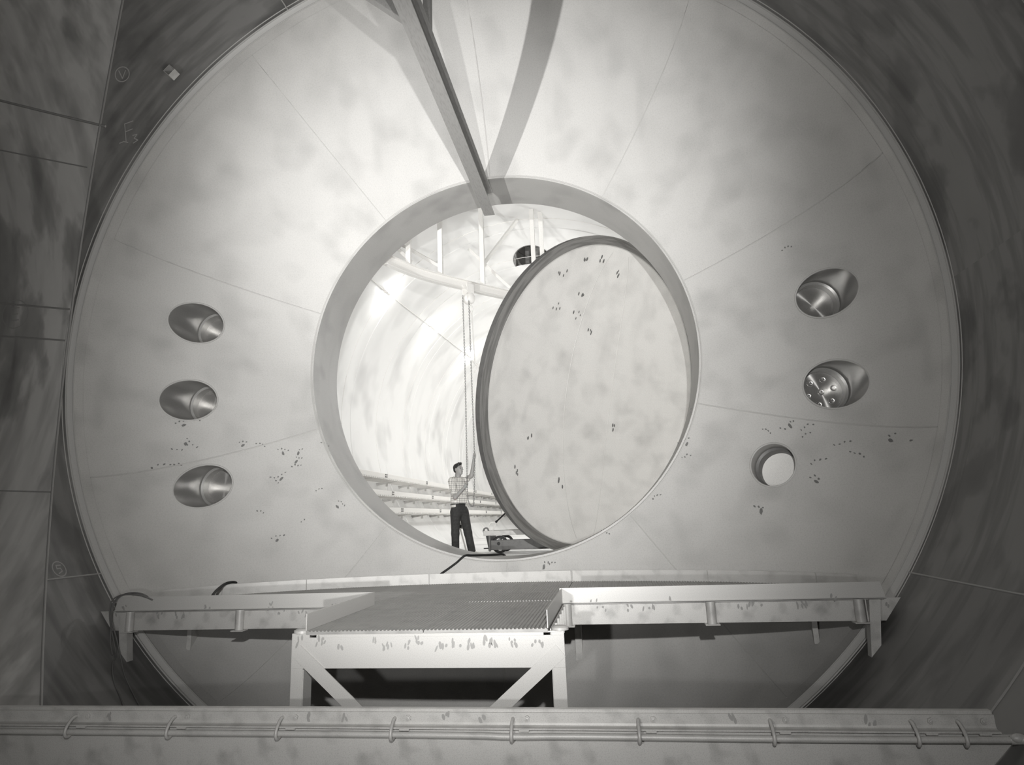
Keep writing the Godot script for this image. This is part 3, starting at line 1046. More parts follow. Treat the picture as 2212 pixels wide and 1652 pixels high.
# ------------------------------------------------------------------ the overhead I-beam
func monorail() -> void:
	var t := thing("overhead_beam", "overhead steel I-beam running from above the camera into the top of the opening", "beam")
	var mb := Mb.new()
	mb.box(Vector3(-0.147, 2.757, 4.255), Vector3(0.193, 0.014, 9.49), Basis(), 0.002)
	obj("lower_flange", mb, M.beam, t)
	mb = Mb.new()
	var pl := PackedVector2Array([Vector2(9.0, 2.764), Vector2(9.0, 3.086), Vector2(-0.26, 3.086), Vector2(-0.3, 3.06), Vector2(-0.31, 2.98), Vector2(-0.36, 2.9), Vector2(-0.44, 2.82), Vector2(-0.47, 2.764)])
	mb.prism(pl, -0.007, 0.007, Vector3(-0.147, 0, 0), Basis(Vector3.BACK, Vector3.UP, Vector3.LEFT))
	obj("web", mb, M.beam, t)
	mb = Mb.new()
	mb.box(Vector3(-0.147, 3.093, 4.35), Vector3(0.193, 0.014, 9.3), Basis(), 0.002)
	obj("upper_flange", mb, M.beam, t)
	mb = Mb.new()
	mb.box(Vector3(-0.095, 4.47, 4.12), Vector3(0.09, 2.74, 0.012), Basis(), 0.002)
	mb.box(Vector3(-0.056, 4.47, 4.07), Vector3(0.012, 2.74, 0.09), Basis(), 0.002)
	obj("hanger", mb, M.beam, t)
	# the angle strut up to the left wall
	var a := Vector3(-0.25, 2.925, 4.4); var b := Vector3(-2.74, 5.15, 4.4)
	var bs := look(b - a, Vector3(0, 0, 1))
	var ln := (b - a).length()
	mb = Mb.new()
	mb.box((a + b) * 0.5, Vector3(0.012, 0.13, ln), bs, 0.002)
	mb.box((a + b) * 0.5 + bs.x * 0.06 * signf(bs.x.y) + bs.y * 0.06, Vector3(0.12, 0.012, ln), bs, 0.002)
	obj("strut", mb, M.beam, t)


# ------------------------------------------------------------------ things in the chamber
func chamber_things() -> void:
	# the curved rail that carries the hoist, hung from the roof
	var t := thing("curved_rail", "white curved overhead rail hung from the chamber roof by posts", "rail")
	var rp := smooth_path([Vector3(-2.36, 2.3, -1.25), Vector3(-2.17, 2.3, -1.7), Vector3(-1.93, 2.3, -2.18), Vector3(-1.53, 2.3, -2.72), Vector3(-1.13, 2.3, -3.19), Vector3(-0.78, 2.3, -3.61), Vector3(-0.41, 2.3, -4.02), Vector3(0.1, 2.3, -4.6), Vector3(0.7, 2.3, -5.25), Vector3(1.4, 2.3, -6.0)], 6)
	for q in [["lower_flange", 0.06, 0.0, 0.014], ["web", 0.006, 0.1, 0.19], ["upper_flange", 0.06, 0.2, 0.014]]:
		var mb := Mb.new()
		var rows := [[], [], [], []]; var nr := [[], [], [], []]
		for i in rp.size():
			var d := (rp[mini(i + 1, rp.size() - 1)] - rp[maxi(i - 1, 0)]).normalized()
			var s := d.cross(Vector3.UP)
			var c := rp[i] + Vector3(0, q[2], 0)
			for k in 4:
				var sx: float = [-1, 1, 1, -1][k]; var sy: float = [-1, -1, 1, 1][k]
				rows[k].append(c + s * sx * q[1] + Vector3(0, sy * q[3] * 0.5, 0))
		for i in rp.size() - 1:
			for k in 4:
				var m := (k + 1) % 4
				var mid: Vector3 = (rows[0][i] + rows[2][i]) * 0.5
				mb.quad(rows[k][i], rows[m][i], rows[m][i + 1], rows[k][i + 1], (rows[k][i] + rows[m][i]) * 0.5 - mid)
		mb.quad(rows[0][0], rows[1][0], rows[2][0], rows[3][0], Vector3.BACK)
		obj(q[0], mb, M.white, t)
	for p in [Vector3(-2.08, 2.51, -1.85), Vector3(-1.6, 2.51, -2.63), Vector3(-0.84, 2.51, -3.52), Vector3(0.22, 2.51, -4.72), Vector3(0.42, 2.51, -4.9)]:
		var top := sqrt(CH * CH - p.x * p.x) + 0.0
		var mb := Mb.new()
		mb.box(Vector3(p.x, (p.y + top) * 0.5, p.z), Vector3(0.10, top - p.y, 0.012), Basis(), 0.002)
		mb.box(Vector3(p.x + 0.045, (p.y + top) * 0.5, p.z - 0.05), Vector3(0.012, top - p.y, 0.10), Basis(), 0.002)
		obj("hanger", mb, M.white, t)
	for q in [[Vector3(-1.6, 2.7, -2.68), Vector3(-2.9, 3.75, -3.4)], [Vector3(-0.3, 2.6, -4.2), Vector3(-1.3, 3.75, -4.4)], [Vector3(-2.05, 2.6, -2.0), Vector3(-3.0, 3.65, -2.2)], [Vector3(-0.84, 3.0, -3.6), Vector3(-0.2, 4.75, -5.2)]]:
		var mb := Mb.new()
		bar(mb, q[0], q[1], 0.07, 0.07, Vector3.UP, 0.004)
		obj("brace", mb, M.white, t)
	# trolley hoist and its chains
	var ho := thing("chain_hoist", "chain hoist on a trolley hanging from the curved rail", "hoist")
	var tc := Vector3(-1.09, 2.3, -3.1)
	var mb := Mb.new()
	for s in [-1.0, 1.0]:
		mb.box(tc + Vector3(0.06 * s, -0.02, 0.05 * s), Vector3(0.012, 0.22, 0.2), look(Vector3(0.64, 0, -0.77)), 0.003)
		for k in [-0.06, 0.06]:
			mb.lathe(PackedVector2Array([Vector2(0.001, -0.015), Vector2(0.035, -0.015), Vector2(0.04, 0.0), Vector2(0.035, 0.015), Vector2(0.001, 0.015)]), tc + Vector3(0.05 * s + k * 0.64, 0.035, 0.05 * s - k * 0.77), look(Vector3(0.77, 0, 0.64)), 16)
	obj("trolley", mb, M.white, ho)
	mb = Mb.new()
	mb.lathe(PackedVector2Array([Vector2(0.001, -0.09), Vector2(0.1, -0.09), Vector2(0.125, -0.05), Vector2(0.125, 0.05), Vector2(0.1, 0.09), Vector2(0.001, 0.09)]), tc + Vector3(0.02, -0.24, 0.0), look(Vector3(0.5, 0, 0.86)), 28, false)
	obj("housing", mb, M.white, ho)
	mb = Mb.new()
	mb.tube(smooth_path([tc + Vector3(0.06, -0.38, 0), tc + Vector3(0.09, -0.47, 0), tc + Vector3(0.06, -0.56, 0), tc + Vector3(0.01, -0.5, 0)], 5), 0.014, 8)
	mb.tube(PackedVector3Array([tc + Vector3(0.05, -0.3, 0), tc + Vector3(0.06, -0.39, 0)]), 0.018)
	mb.tube(PackedVector3Array([tc + Vector3(0.07, -0.56, 0), Vector3(-0.98, 0.62, -3.1)]), 0.012, 8)
	mb.tube(smooth_path([Vector3(-0.98, 0.62, -3.1), Vector3(-0.92, 0.55, -3.1), Vector3(-0.94, 0.46, -3.1), Vector3(-1.0, 0.44, -3.1)], 5), 0.016, 8)
	obj("hook", mb, M.white, ho)
	chain(ho, [Vector3(-1.135, 2.02, -2.72), Vector3(-1.115, 0.4, -2.70), Vector3(-1.112, -1.5, -2.66), Vector3(-1.108, -1.93, -2.62), Vector3(-1.1, -2.2, -2.64), Vector3(-1.062, -2.32, -2.68), Vector3(-1.03, -2.34, -2.72), Vector3(-1.012, -2.28, -2.76), Vector3(-1.0, -1.9, -2.82), Vector3(-0.99, -1.33, -2.85), Vector3(-1.02, 0.2, -2.9), Vector3(-1.05, 1.98, -2.95)])
	# the string of lamps on the left wall
	var cd := thing("conduit", "thin lighting conduit along the upper left chamber wall", "conduit")
	var bulbs := [Vector3(-3.57, 3.06, -5.32), Vector3(-3.42, 3.22, -9.44), Vector3(-3.25, 3.39, -14.2), Vector3(-3.2, 3.43, -19.0)]  # the last one is out of view, lighting the deep end
	mb = Mb.new()
	mb.tube(PackedVector3Array([Vector3(-3.66, 3.03, -2.0), bulbs[0] + Vector3(-0.05, 0.05, 0), bulbs[1] + Vector3(-0.05, 0.05, 0), bulbs[2] + Vector3(-0.05, 0.05, 0), bulbs[3] + Vector3(-0.05, 0.05, 0)]), 0.013, 8)
	obj("pipe", mb, M.white, cd)
	for i in 4:
		var lp := thing("bulb_lamp", ["bare bulb lamp on the chamber wall nearest the opening", "second bare bulb lamp along the conduit from the opening", "third bare bulb lamp along the conduit beside the hoist chain", "farthest bulb lamp, unseen, lighting the deep end of the chamber"][i], "lamp", Vector3.ZERO, "bulbs along the conduit")
		var b: Vector3 = bulbs[i] + Vector3(0.02, -0.02, 0)
		mb = Mb.new()
		mb.box(b + Vector3(-0.06, 0.05, 0.26), Vector3(0.075, 0.075, 0.11), look(Vector3(0.1, 0.05, -1)), 0.01)
		mb.tube(PackedVector3Array([b + Vector3(-0.04, 0.03, 0.22), b + Vector3(-0.01, 0.01, 0.1)]), 0.035, 12)
		obj("socket", mb, M.white, lp)
		mb = Mb.new()
		mb.ball(b, Vector3(0.085, 0.085, 0.11))
		obj("bulb", mb, M.bulb, lp)
		omni(b, 0.8, 0.05)
	# unseen lamps on the far side and in the roof, placed to light the chamber
	for p in [Vector3(3.4, 3.2, -8.0), Vector3(3.4, 3.2, -13.0), Vector3(3.4, 3.2, -18.0), Vector3(0, 4.5, -26.0)]:
		var lp := thing("bulb_lamp", ("unseen bulb lamp lighting the chamber from the far right wall, %s behind the hatch" % {8: "first", 13: "second", 18: "third"}[int(-p.z)]) if p.x > 1 else "unseen bulb lamp lighting the chamber from the roof at the chamber's far end", "lamp", Vector3.ZERO, "unseen bulbs lighting the chamber")
		mb = Mb.new()
		mb.ball(p, Vector3(0.085, 0.085, 0.11))
		obj("bulb", mb, M.bulb, lp)
		mb = Mb.new()
		mb.tube(PackedVector3Array([p + Vector3(0, 0.02, 0.08), p + Vector3(0.0, 0.03, 0.22)]), 0.035, 12)
		mb.box(p + Vector3(0.03, 0.05, 0.28), Vector3(0.16, 0.16, 0.16), Basis(), 0.01)
		obj("socket", mb, M.white, lp)
		omni(p, 11.0, 0.05)
	# three cable trays on the left wall
	var trays := [[-3.94, -1.44, "uppermost"], [-3.76, -1.88, "middle"], [-3.52, -2.3, "lowest"]]
	for q in trays:
		var tr := thing("cable_tray", "white cable tray with bolted rail on the left chamber wall, %s of three" % q[2], "cable tray", Vector3.ZERO, "cable trays on the chamber wall")
		var x: float = q[0]; var y: float = q[1]
		var wx := -sqrt(CH * CH - (y - 0.12) * (y - 0.12))
		var z := -2.2
		while z > -28.0:
			mb = Mb.new()
			mb.box(Vector3(x, y, z - 2.0), Vector3(0.012, 0.11, 3.985), Basis(), 0.002)
			mb.box(Vector3(x - 0.02, y + 0.052, z - 2.0), Vector3(0.045, 0.01, 3.985), Basis(), 0.002)
			mb.box(Vector3(x - 0.03, y - 0.055, z - 2.0), Vector3(0.06, 0.01, 3.985), Basis(), 0.002)
			obj("rail", mb, M.white, tr)
			mb = Mb.new()
			mb.box(Vector3(x + 0.01, y, z - 3.99), Vector3(0.006, 0.085, 0.16), Basis(), 0.001)
			var sp := obj("splice_plate", mb, M.white, tr)
			mb = Mb.new()
			for a in [-0.05, 0.05]:
				for b in [-0.026, 0.026]:
					hexnut(mb, Vector3(x + 0.013, y + b, z - 3.99 + a), 0.018, 0.012, look(Vector3.RIGHT))
			obj("bolts", mb, M.dark, sp)
			for k in 2:
				var zb := z - 1.0 - 2.0 * k
				mb = Mb.new()
				bar(mb, Vector3(wx, y - 0.115, zb), Vector3(x - 0.01, y - 0.1, zb), 0.05, 0.012)
				mb.prism(PackedVector2Array([Vector2(wx, y - 0.11), Vector2(x - 0.12, y - 0.11), Vector2(wx, y - 0.19)]), zb - 0.004, zb + 0.004)
				mb.box(Vector3(x - 0.3, y - 0.16, zb), Vector3(0.05, 0.1, 0.05), Basis(), 0.003)
				obj("bracket", mb, M.steel, tr)
			z -= 4.0
		var rung := 0
		z = -2.3
		while z > -28.0:
			mb = Mb.new()
			var st := z
			if rung < 90:
				mb.box(Vector3((x + wx) * 0.5, y - 0.07, z), Vector3(absf(wx - x), 0.03, 0.07), Basis(), 0.003)
				obj("rung", mb, M.white, tr)
				z -= 0.16
			else:
				while z > -28.0:
					mb.box(Vector3((x + wx) * 0.5, y - 0.07, z), Vector3(absf(wx - x), 0.03, 0.07), Basis(), 0.003)
					z -= 0.16
				var o := obj("rungs", mb, M.white, tr)
				o.set_meta("kind", "stuff")
			rung += 1
	# a round duct opening in the roof
	var du := thing("roof_duct", "round duct opening in the chamber roof behind the hanger posts", "duct")
	mb = Mb.new()
	var rows := [PackedVector3Array(), PackedVector3Array()]; var nr := [PackedVector3Array(), PackedVector3Array()]
	for j in 41:
		var a := TAU * j / 40.0
		var th := 1.595 + cos(a) * 0.117
		var p := Vector3(cos(th) * CH, sin(th) * CH, -8.25 + sin(a) * 1.2)
		rows[0].append(p); rows[1].append(Vector3(p.x, 6.2, p.z))
		nr[0].append(Vector3(-cos(a), 0, -sin(a))); nr[1].append(Vector3(-cos(a), 0, -sin(a)))
	mb.grid(rows, nr)
	for j in 40:
		mb.flat(Vector3(-0.12, 6.2, -8.25), rows[1][j], rows[1][j + 1], Vector3.DOWN)
	obj("collar", mb, M.steel, du)
	mb = Mb.new()
	mb.tube(rows[0].slice(0, 40), 0.014, 6, false, true)
	obj("rim", mb, M.cart, du)
	for y in [5.0, 5.35, 5.7]:
		var lp2 := PackedVector3Array()
		for j in 40:
			lp2.append(Vector3(rows[0][j].x, y, rows[0][j].z) * Vector3(1, 1, 1))
		mb = Mb.new()
		mb.tube(lp2, 0.012, 5, false, true)
		obj("weld_seam", mb, M.cart, du)
	mb = Mb.new()
	mb.box(Vector3(-0.55, 4.58, -9.75), Vector3(0.42, 0.3, 0.2), Basis(), 0.01)
	mb.box(Vector3(-0.55, 4.72, -9.75), Vector3(0.5, 0.03, 0.26), Basis(), 0.01)
	obj("junction_box", mb, M.dark, du)
	# junction box and hoses on the floor behind the worker
	var hb := thing("switch_box", "small dark switch box on a leaning post behind the worker's leg", "box")
	mb = Mb.new()
	mb.box(Vector3(-2.0, -2.72, -6.0), Vector3(0.14, 0.16, 0.1), look(Vector3(0.4, 0.2, 1)), 0.01)
	obj("box", mb, M.steel, hb)
	mb = Mb.new()
	mb.box(Vector3(-1.975, -2.74, -5.94), Vector3(0.06, 0.07, 0.02), look(Vector3(0.4, 0.2, 1)), 0.004)
	obj("switch", mb, M.black, hb)
	mb = Mb.new()
	mb.tube(PackedVector3Array([Vector3(-2.0, -2.78, -6.02), Vector3(-1.86, -3.3, -6.0)]), 0.022, 8)
	obj("post", mb, M.white, hb)
	for k in 2:
		var hs := thing("hose", ["pale hose on the chamber floor between the worker's legs", "second pale hose on the floor nearer the cart"][k], "hose", Vector3.ZERO, "hoses on the chamber floor")
		mb = Mb.new()
		mb.tube(smooth_path([Vector3(-1.72 + 0.14 * k, -3.28, -5.6), Vector3(-1.55 + 0.13 * k, -3.28, -4.8), Vector3(-1.28 + 0.11 * k, -3.28, -4.0), Vector3(-1.02 + 0.1 * k, -3.28, -3.4), Vector3(-0.86 + 0.1 * k, -3.28, -2.9)], 6), 0.02, 8)
		obj("tube", mb, M.white, hs)


func chain(parent: Node3D, path: Array) -> void:
	var c := Curve3D.new()
	for p in smooth_path(path, 6):
		c.add_point(p)
	var n := int(c.get_baked_length() / 0.0345)
	var proto := Mb.new()
	var loop := PackedVector3Array()
	for j in 14:
		var a := TAU * j / 14.0
		loop.append(Vector3(cos(a) * 0.0115, 0, sin(a) * 0.0115 + (0.0115 if sin(a) > 0 else -0.0115)))
	proto.tube(loop, 0.0043, 5, false, true)
	var m := proto.mesh()
	for i in mini(n, 290):
		var d := (i + 0.5) * c.get_baked_length() / n
		var p := c.sample_baked(d)
		var t := (c.sample_baked(d + 0.01) - c.sample_baked(maxf(0.0, d - 0.01))).normalized()
		var bs := look(t, Vector3.BACK)
		if i % 2:
			bs = bs * Basis(Vector3.BACK, PI / 2.0)
		var o := MeshInstance3D.new()
		o.mesh = m; o.material_override = M.chain; o.name = "chain_link"
		parent.add_child(o, true)
		o.transform = Transform3D(bs, p)


# ------------------------------------------------------------------ the hatch and its cart
func hatch_and_cart() -> void:
	var al := deg_to_rad(50.0); var be := deg_to_rad(-14.7)
	var n := Vector3(sin(al) * cos(be), sin(be), cos(al) * cos(be))
	var u := Vector3(cos(al), 0, -sin(al))
	u = (u - n * u.dot(n)).normalized()
	var bs := Basis(u, n.cross(u), n)
	var c := Vector3(1.668, -0.233, -3.022)
	var t := thing("hatch", "large round dished steel hatch swung back inside the opening", "hatch")
	var mb := Mb.new()
	var pr := PackedVector2Array()
	for i in 19:
		var r := lerpf(3.015, 0.004, i / 18.0)
		pr.append(Vector2(r, head_z(r) - head_z(3.015)))
	mb.lathe(pr, c, bs, 110, false, true)
	obj("dished_face", mb, M.hatch, t)
	mb = Mb.new()
	mb.lathe(PackedVector2Array([Vector2(3.2, 0.0), Vector2(3.02, 0.004)]), c, bs, 140, true, true, 0, TAU, Vector2(1, 1))
	obj("machined_flange", mb, M.machined, t)
	mb = Mb.new()
	mb.lathe(PackedVector2Array([Vector2(3.02, 0.008), Vector2(3.008, 0.012), Vector2(3.0, 0.0)]), c, bs, 140, false, true)
	obj("inner_lip", mb, M.bright, t)
	mb = Mb.new()
	var back := PackedVector2Array([Vector2(3.2, 0.0), Vector2(3.2, -0.12), Vector2(3.06, -0.13)])
	for i in 12:
		var r := lerpf(3.05, 0.004, i / 11.0)
		back.append(Vector2(r, head_z(r) - head_z(3.015) - 0.14))
	mb.lathe(back, c, bs, 110, true, true)
	obj("dished_back", mb, M.cart, t)
	for q in [-0.62, 0.75]:
		var path := PackedVector3Array()
		for i in 31:
			var y := lerpf(-2.9, 2.9, i / 30.0)
			var x: float = q * sqrt(1.0 - pow(y / 3.1, 2.0))
			var r := Vector2(x, y).length()
			path.append(c + bs * Vector3(x, y, head_z(r) - head_z(3.015) - 0.002))
		mb = Mb.new()
		mb.tube(path, 0.007, 5)
		obj("weld_seam", mb, M.bright, t)
	for q in [Vector2(-0.9, 2.55), Vector2(-0.5, 2.7), Vector2(-1.5, 2.2), Vector2(-0.8, 1.9), Vector2(-0.75, 1.5), Vector2(-1.4, 1.6), Vector2(-0.2, 1.2), Vector2(-1.6, -1.0), Vector2(0.9, -0.7), Vector2(-0.6, -1.85), Vector2(-2.0, -1.6), Vector2(0.1, 2.5)]:
		mb = Mb.new()
		for k in 4:
			var o2: Vector2 = q + Vector2(rng.randf_range(-0.12, 0.12), rng.randf_range(-0.08, 0.08))
			var s := rng.randf_range(0.015, 0.03)
			var ctr := c + bs * Vector3(o2.x, o2.y, head_z(o2.length()) - head_z(3.015) + 0.004 + 0.0006 * k)
			for j in 7:
				var e0 := o2 + Vector2.from_angle(TAU * j / 7.0) * s * Vector2(0.8, 1.5); var e1 := o2 + Vector2.from_angle(TAU * (j + 1) / 7.0) * s * Vector2(0.8, 1.5)
				mb.flat(ctr, c + bs * Vector3(e0.x, e0.y, head_z(e0.length()) - head_z(3.015) + 0.004 + 0.0006 * k), c + bs * Vector3(e1.x, e1.y, head_z(e1.length()) - head_z(3.015) + 0.004 + 0.0006 * k), n)
		obj("hand_print", mb, M.print, t, "dark greasy hand print").set_meta("kind", "stuff")
	# the cart below it
	var ct := thing("hatch_cart", "low steel wheeled cart carrying the hatch", "cart")
	mb = Mb.new()
	mb.box(Vector3(-0.06, -2.885, -3.98), Vector3(1.98, 0.1, 0.07), Basis(), 0.006)
	mb.box(Vector3(-0.06, -2.885, -5.0), Vector3(1.98, 0.1, 0.07), Basis(), 0.006)
	mb.box(Vector3(-1.03, -2.885, -4.49), Vector3(0.06, 0.1, 1.0), Basis(), 0.006)
	obj("top_frame", mb, M.steel, ct)
	mb = Mb.new()
	mb.box(Vector3(0.01, -3.13, -3.95), Vector3(1.84, 0.2, 0.02), Basis(), 0.004)
	obj("side_plate", mb, M.cart, ct)
	mb = Mb.new()
	mb.tube(PackedVector3Array([Vector3(-0.92, -2.93, -3.93), Vector3(-0.92, -3.235, -3.93)]), 0.03, 14)
	mb.tube(PackedVector3Array([Vector3(-0.92, -3.235, -3.93), Vector3(-0.92, -3.255, -3.93)]), 0.022, 10)
	obj("corner_post", mb, M.cart, ct)
	mb = Mb.new()
	mb.prism(PackedVector2Array([Vector2(-1.02, -2.93), Vector2(-0.94, -2.93), Vector2(-0.94, -3.2), Vector2(-0.97, -3.2)]), -4.9, -4.05)
	obj("end_plate", mb, M.dark, ct)
	mb = Mb.new()
	mb.box(Vector3(-1.03, -3.2, -4.2), Vector3(0.13, 0.02, 0.06), Basis(), 0.003)
	obj("foot_peg", mb, M.dark, ct)
	for p in [Vector3(-0.72, -3.12, -4.05), Vector3(0.7, -3.12, -4.05), Vector3(-0.72, -3.12, -4.9), Vector3(0.7, -3.12, -4.9)]:
		mb = Mb.new()
		mb.lathe(PackedVector2Array([Vector2(0.125, -0.03), Vector2(0.17, -0.035), Vector2(0.18, -0.02), Vector2(0.18, 0.02), Vector2(0.17, 0.035), Vector2(0.125, 0.03)]), p, Basis(), 32, false)
		var wl := obj("wheel", mb, M.dark, ct)
		mb = Mb.new()
		mb.lathe(PackedVector2Array([Vector2(0.001, 0.05), Vector2(0.03, 0.05), Vector2(0.035, 0.03), Vector2(0.035, -0.03), Vector2(0.001, -0.03)]), p, Basis(), 16)
		for k in 5:
			var d := Vector2.from_angle(TAU * k / 5.0 + 0.3)
			bar(mb, p + Vector3(d.x, d.y, 0) * 0.02, p + Vector3(d.x, d.y, 0) * 0.13, 0.02, 0.02, Vector3.BACK)
		obj("hub", mb, M.steel, wl)
	mb = Mb.new()
	mb.lathe(PackedVector2Array([Vector2(0.028, -0.001), Vector2(0.034, 0.004), Vector2(0.028, 0.008), Vector2(0.001, 0.009)]), Vector3(-0.73, -3.1, -3.94), Basis(), 20)
	obj("axle_cap", mb, M.dark, ct)
	mb = Mb.new()
	bar(mb, Vector3(-0.92, -3.1, -4.5), Vector3(0.9, -3.1, -4.5), 0.3, 0.12, Vector3.UP, 0.01)
	obj("underframe", mb, M.dark, ct)
	# the turnbuckle that ties hatch and cart
	var tb := thing("tie_rod", "dark tie rod with shackle between the cart end and the hatch", "rod")
	mb = Mb.new()
	mb.tube(PackedVector3Array([Vector3(-0.79, -2.665, -4.0), Vector3(-0.47, -2.41, -3.9)]), 0.016, 10)
	mb.tube(PackedVector3Array([Vector3(-0.79, -2.665, -4.0), Vector3(-0.76, -2.64, -4.0)]), 0.024, 10)
	mb.tube(PackedVector3Array([Vector3(-0.52, -2.45, -3.92), Vector3(-0.2, -2.2, -3.8)]), 0.022, 10)
	obj("rod", mb, M.black, tb)
	mb = Mb.new()
	mb.tube(smooth_path([Vector3(-0.92, -2.83, -4.0), Vector3(-0.94, -2.75, -4.0), Vector3(-0.9, -2.68, -4.0), Vector3(-0.83, -2.665, -4.0), Vector3(-0.79, -2.7, -4.0), Vector3(-0.82, -2.77, -4.0), Vector3(-0.86, -2.84, -4.0)], 5), 0.014, 8)
	obj("shackle", mb, M.white, tb)
	mb = Mb.new()
	mb.lathe(PackedVector2Array([Vector2(0.035, -0.02), Vector2(0.07, -0.02), Vector2(0.07, 0.02), Vector2(0.035, 0.02)]), Vector3(-1.0, -2.83, -4.0), Basis(), 24)
	obj("eye_lug", mb, M.cart, tb)


# ------------------------------------------------------------------ the worker
func worker() -> void:
	var fy := -3.3
	var ne := Vector3(-1.335, -1.765, -2.8)
	var ch := Vector3(-1.325, -1.95, -2.8)
	var wa := Vector3(-1.318, -2.2, -2.8)
	var pe := Vector3(-1.318, -2.38, -2.8)
	var rs := Vector3(-1.425, -1.845, -2.66); var re := Vector3(-1.33, -2.16, -2.52); var rh := Vector3(-1.135, -1.95, -2.6)
	var ls := Vector3(-1.235, -1.82, -2.94); var le := Vector3(-1.075, -1.735, -2.93); var lh := Vector3(-1.005, -1.39, -2.87)
	var rk := Vector3(-1.375, -2.84, -2.68); var ra := Vector3(-1.385, -3.21, -2.72)
	var lk := Vector3(-1.155, -2.84, -2.84); var la := Vector3(-1.095, -3.21, -2.9)
	var rp := Vector3(-1.365, -2.42, -2.73); var lp := Vector3(-1.265, -2.42, -2.87)
	var face := Vector3(0.86, 0.16, 0.5).normalized()
	var t := thing("person", "man in plaid short-sleeved shirt and dark jeans pulling a hoist chain, gazing upward", "person", Vector3.ZERO)
	var skin := mat(0.62, 0.5)
	skin.subsurf_scatter_enabled = true; skin.subsurf_scatter_strength = 0.1
	# body
	var mb := Mb.new()
	var f := Field.new()
	f.cap(ne + Vector3(0, 0.06, 0), ne + Vector3(0, -0.06, 0), 0.052, 0.062)
	f.cap(rs, ls, 0.055, 0.055); f.cap(ch, wa, 0.075, 0.07); f.cap(wa, pe, 0.07, 0.085)
	f.cap(rs, re, 0.05, 0.04); f.cap(re, rh, 0.042, 0.028)
	f.cap(ls, le, 0.05, 0.041); f.cap(le, lh, 0.042, 0.028)
	f.cap(rp, rk, 0.07, 0.05); f.cap(rk, ra, 0.05, 0.035); f.cap(lp, lk, 0.07, 0.05); f.cap(lk, la, 0.05, 0.035)
	f.mesh(0.013, mb)
	# head: skull, jaw, nose, brow, ear
	var hb := look(face)
	var hc := Vector3(-1.31, -1.605, -2.79)
	var h := Field.new()
	h.egg(hc + hb * Vector3(0, 0.028, -0.012), Vector3(0.076, 0.088, 0.094), hb, 0.02)
	h.egg(hc + hb * Vector3(0, -0.045, 0.022), Vector3(0.056, 0.07, 0.066), hb, 0.03)
	h.egg(hc + hb * Vector3(0, -0.1, 0.055), Vector3(0.026, 0.018, 0.022), hb, 0.025)
	h.cap(hc + hb * Vector3(0, 0.012, 0.086), hc + hb * Vector3(0, -0.032, 0.108), 0.008, 0.014, 0.012)
	h.cap(hc + hb * Vector3(-0.04, 0.022, 0.07), hc + hb * Vector3(0.04, 0.022, 0.07), 0.012, 0.012, 0.015)
	h.cap(hc + hb * Vector3(-0.018, -0.066, 0.078), hc + hb * Vector3(0.018, -0.066, 0.078), 0.01, 0.01, 0.01)
	h.cap(hc + hb * Vector3(0, -0.06, -0.01), ne + Vector3(0, -0.02, 0), 0.056, 0.056, 0.03)
	for s in [-1.0, 1.0]:
		h.egg(hc + hb * Vector3(0.077 * s, -0.01, -0.01), Vector3(0.008, 0.03, 0.02), hb, 0.008)
	h.mesh(0.006, mb)
	# hands closed round the chain
	for q in [[rh, re, Vector3(-1.108, -1.92, -2.62)], [lh, le, Vector3(-0.992, -1.345, -2.852)]]:
		var wr: Vector3 = q[0]; var grip: Vector3 = q[2]
		var d := (wr - q[1] as Vector3).normalized()
		var g := Field.new()
		var palm := grip - d * 0.015 + (wr - grip).normalized() * 0.018
		g.cap(wr - d * 0.03, palm, 0.027, 0.026, 0.015)
		g.egg(palm, Vector3(0.03, 0.042, 0.022), look((wr - grip).normalized()), 0.015)
		var ax := Vector3.UP
		var toward := (grip - palm).normalized()
		var sd := ax.cross(toward).normalized()
		for k in 4:
			var y := 0.03 - 0.02 * k
			var ln: float = [0.85, 1.0, 0.95, 0.75][k]
			var p0 := palm + ax * y + sd * 0.016
			var p1 := grip + ax * y + sd * 0.026 * ln + toward * 0.004
			var p2 := grip + ax * (y - 0.002) + toward * 0.024 * ln + sd * 0.006
			var p3 := grip + ax * (y - 0.003) - sd * 0.02 * ln + toward * 0.008
			g.cap(p0, p1, 0.0095, 0.009, 0.006); g.cap(p1, p2, 0.009, 0.0085, 0.005); g.cap(p2, p3, 0.0085, 0.0075, 0.005)
		g.cap(palm + ax * 0.03 - sd * 0.02, grip + ax * 0.045 - sd * 0.014, 0.012, 0.01, 0.008)
		g.cap(grip + ax * 0.045 - sd * 0.014, grip + ax * 0.05 + sd * 0.012 + toward * 0.012, 0.01, 0.008, 0.006)
		g.mesh(0.0042, mb)
	obj("body", mb, skin, t)
	# face details
	mb = Mb.new()
	for s in [-1.0, 1.0]:
		mb.ball(hc + hb * Vector3(0.031 * s, 0.004, 0.076), Vector3(0.012, 0.008, 0.008), hb, 10)
	obj("eyes", mb, mat(0.1, 0.3), t)
	mb = Mb.new()
	for s in [-1.0, 1.0]:
		bar(mb, hc + hb * Vector3(0.016 * s, 0.028, 0.086), hc + hb * Vector3(0.05 * s, 0.03, 0.07), 0.006, 0.006)
	bar(mb, hc + hb * Vector3(-0.02, -0.066, 0.088), hc + hb * Vector3(0.02, -0.066, 0.088), 0.003, 0.003)
	obj("eyebrows", mb, mat(0.22, 0.8), t)
	# hair
	mb = Mb.new()
	var hr := Field.new()
	hr.egg(hc + hb * Vector3(0, 0.042, -0.022), Vector3(0.082, 0.086, 0.098), hb, 0.02)
	hr.cap(hc + hb * Vector3(-0.03, 0.105, 0.05), hc + hb * Vector3(0.03, 0.11, 0.05), 0.026, 0.026, 0.03)
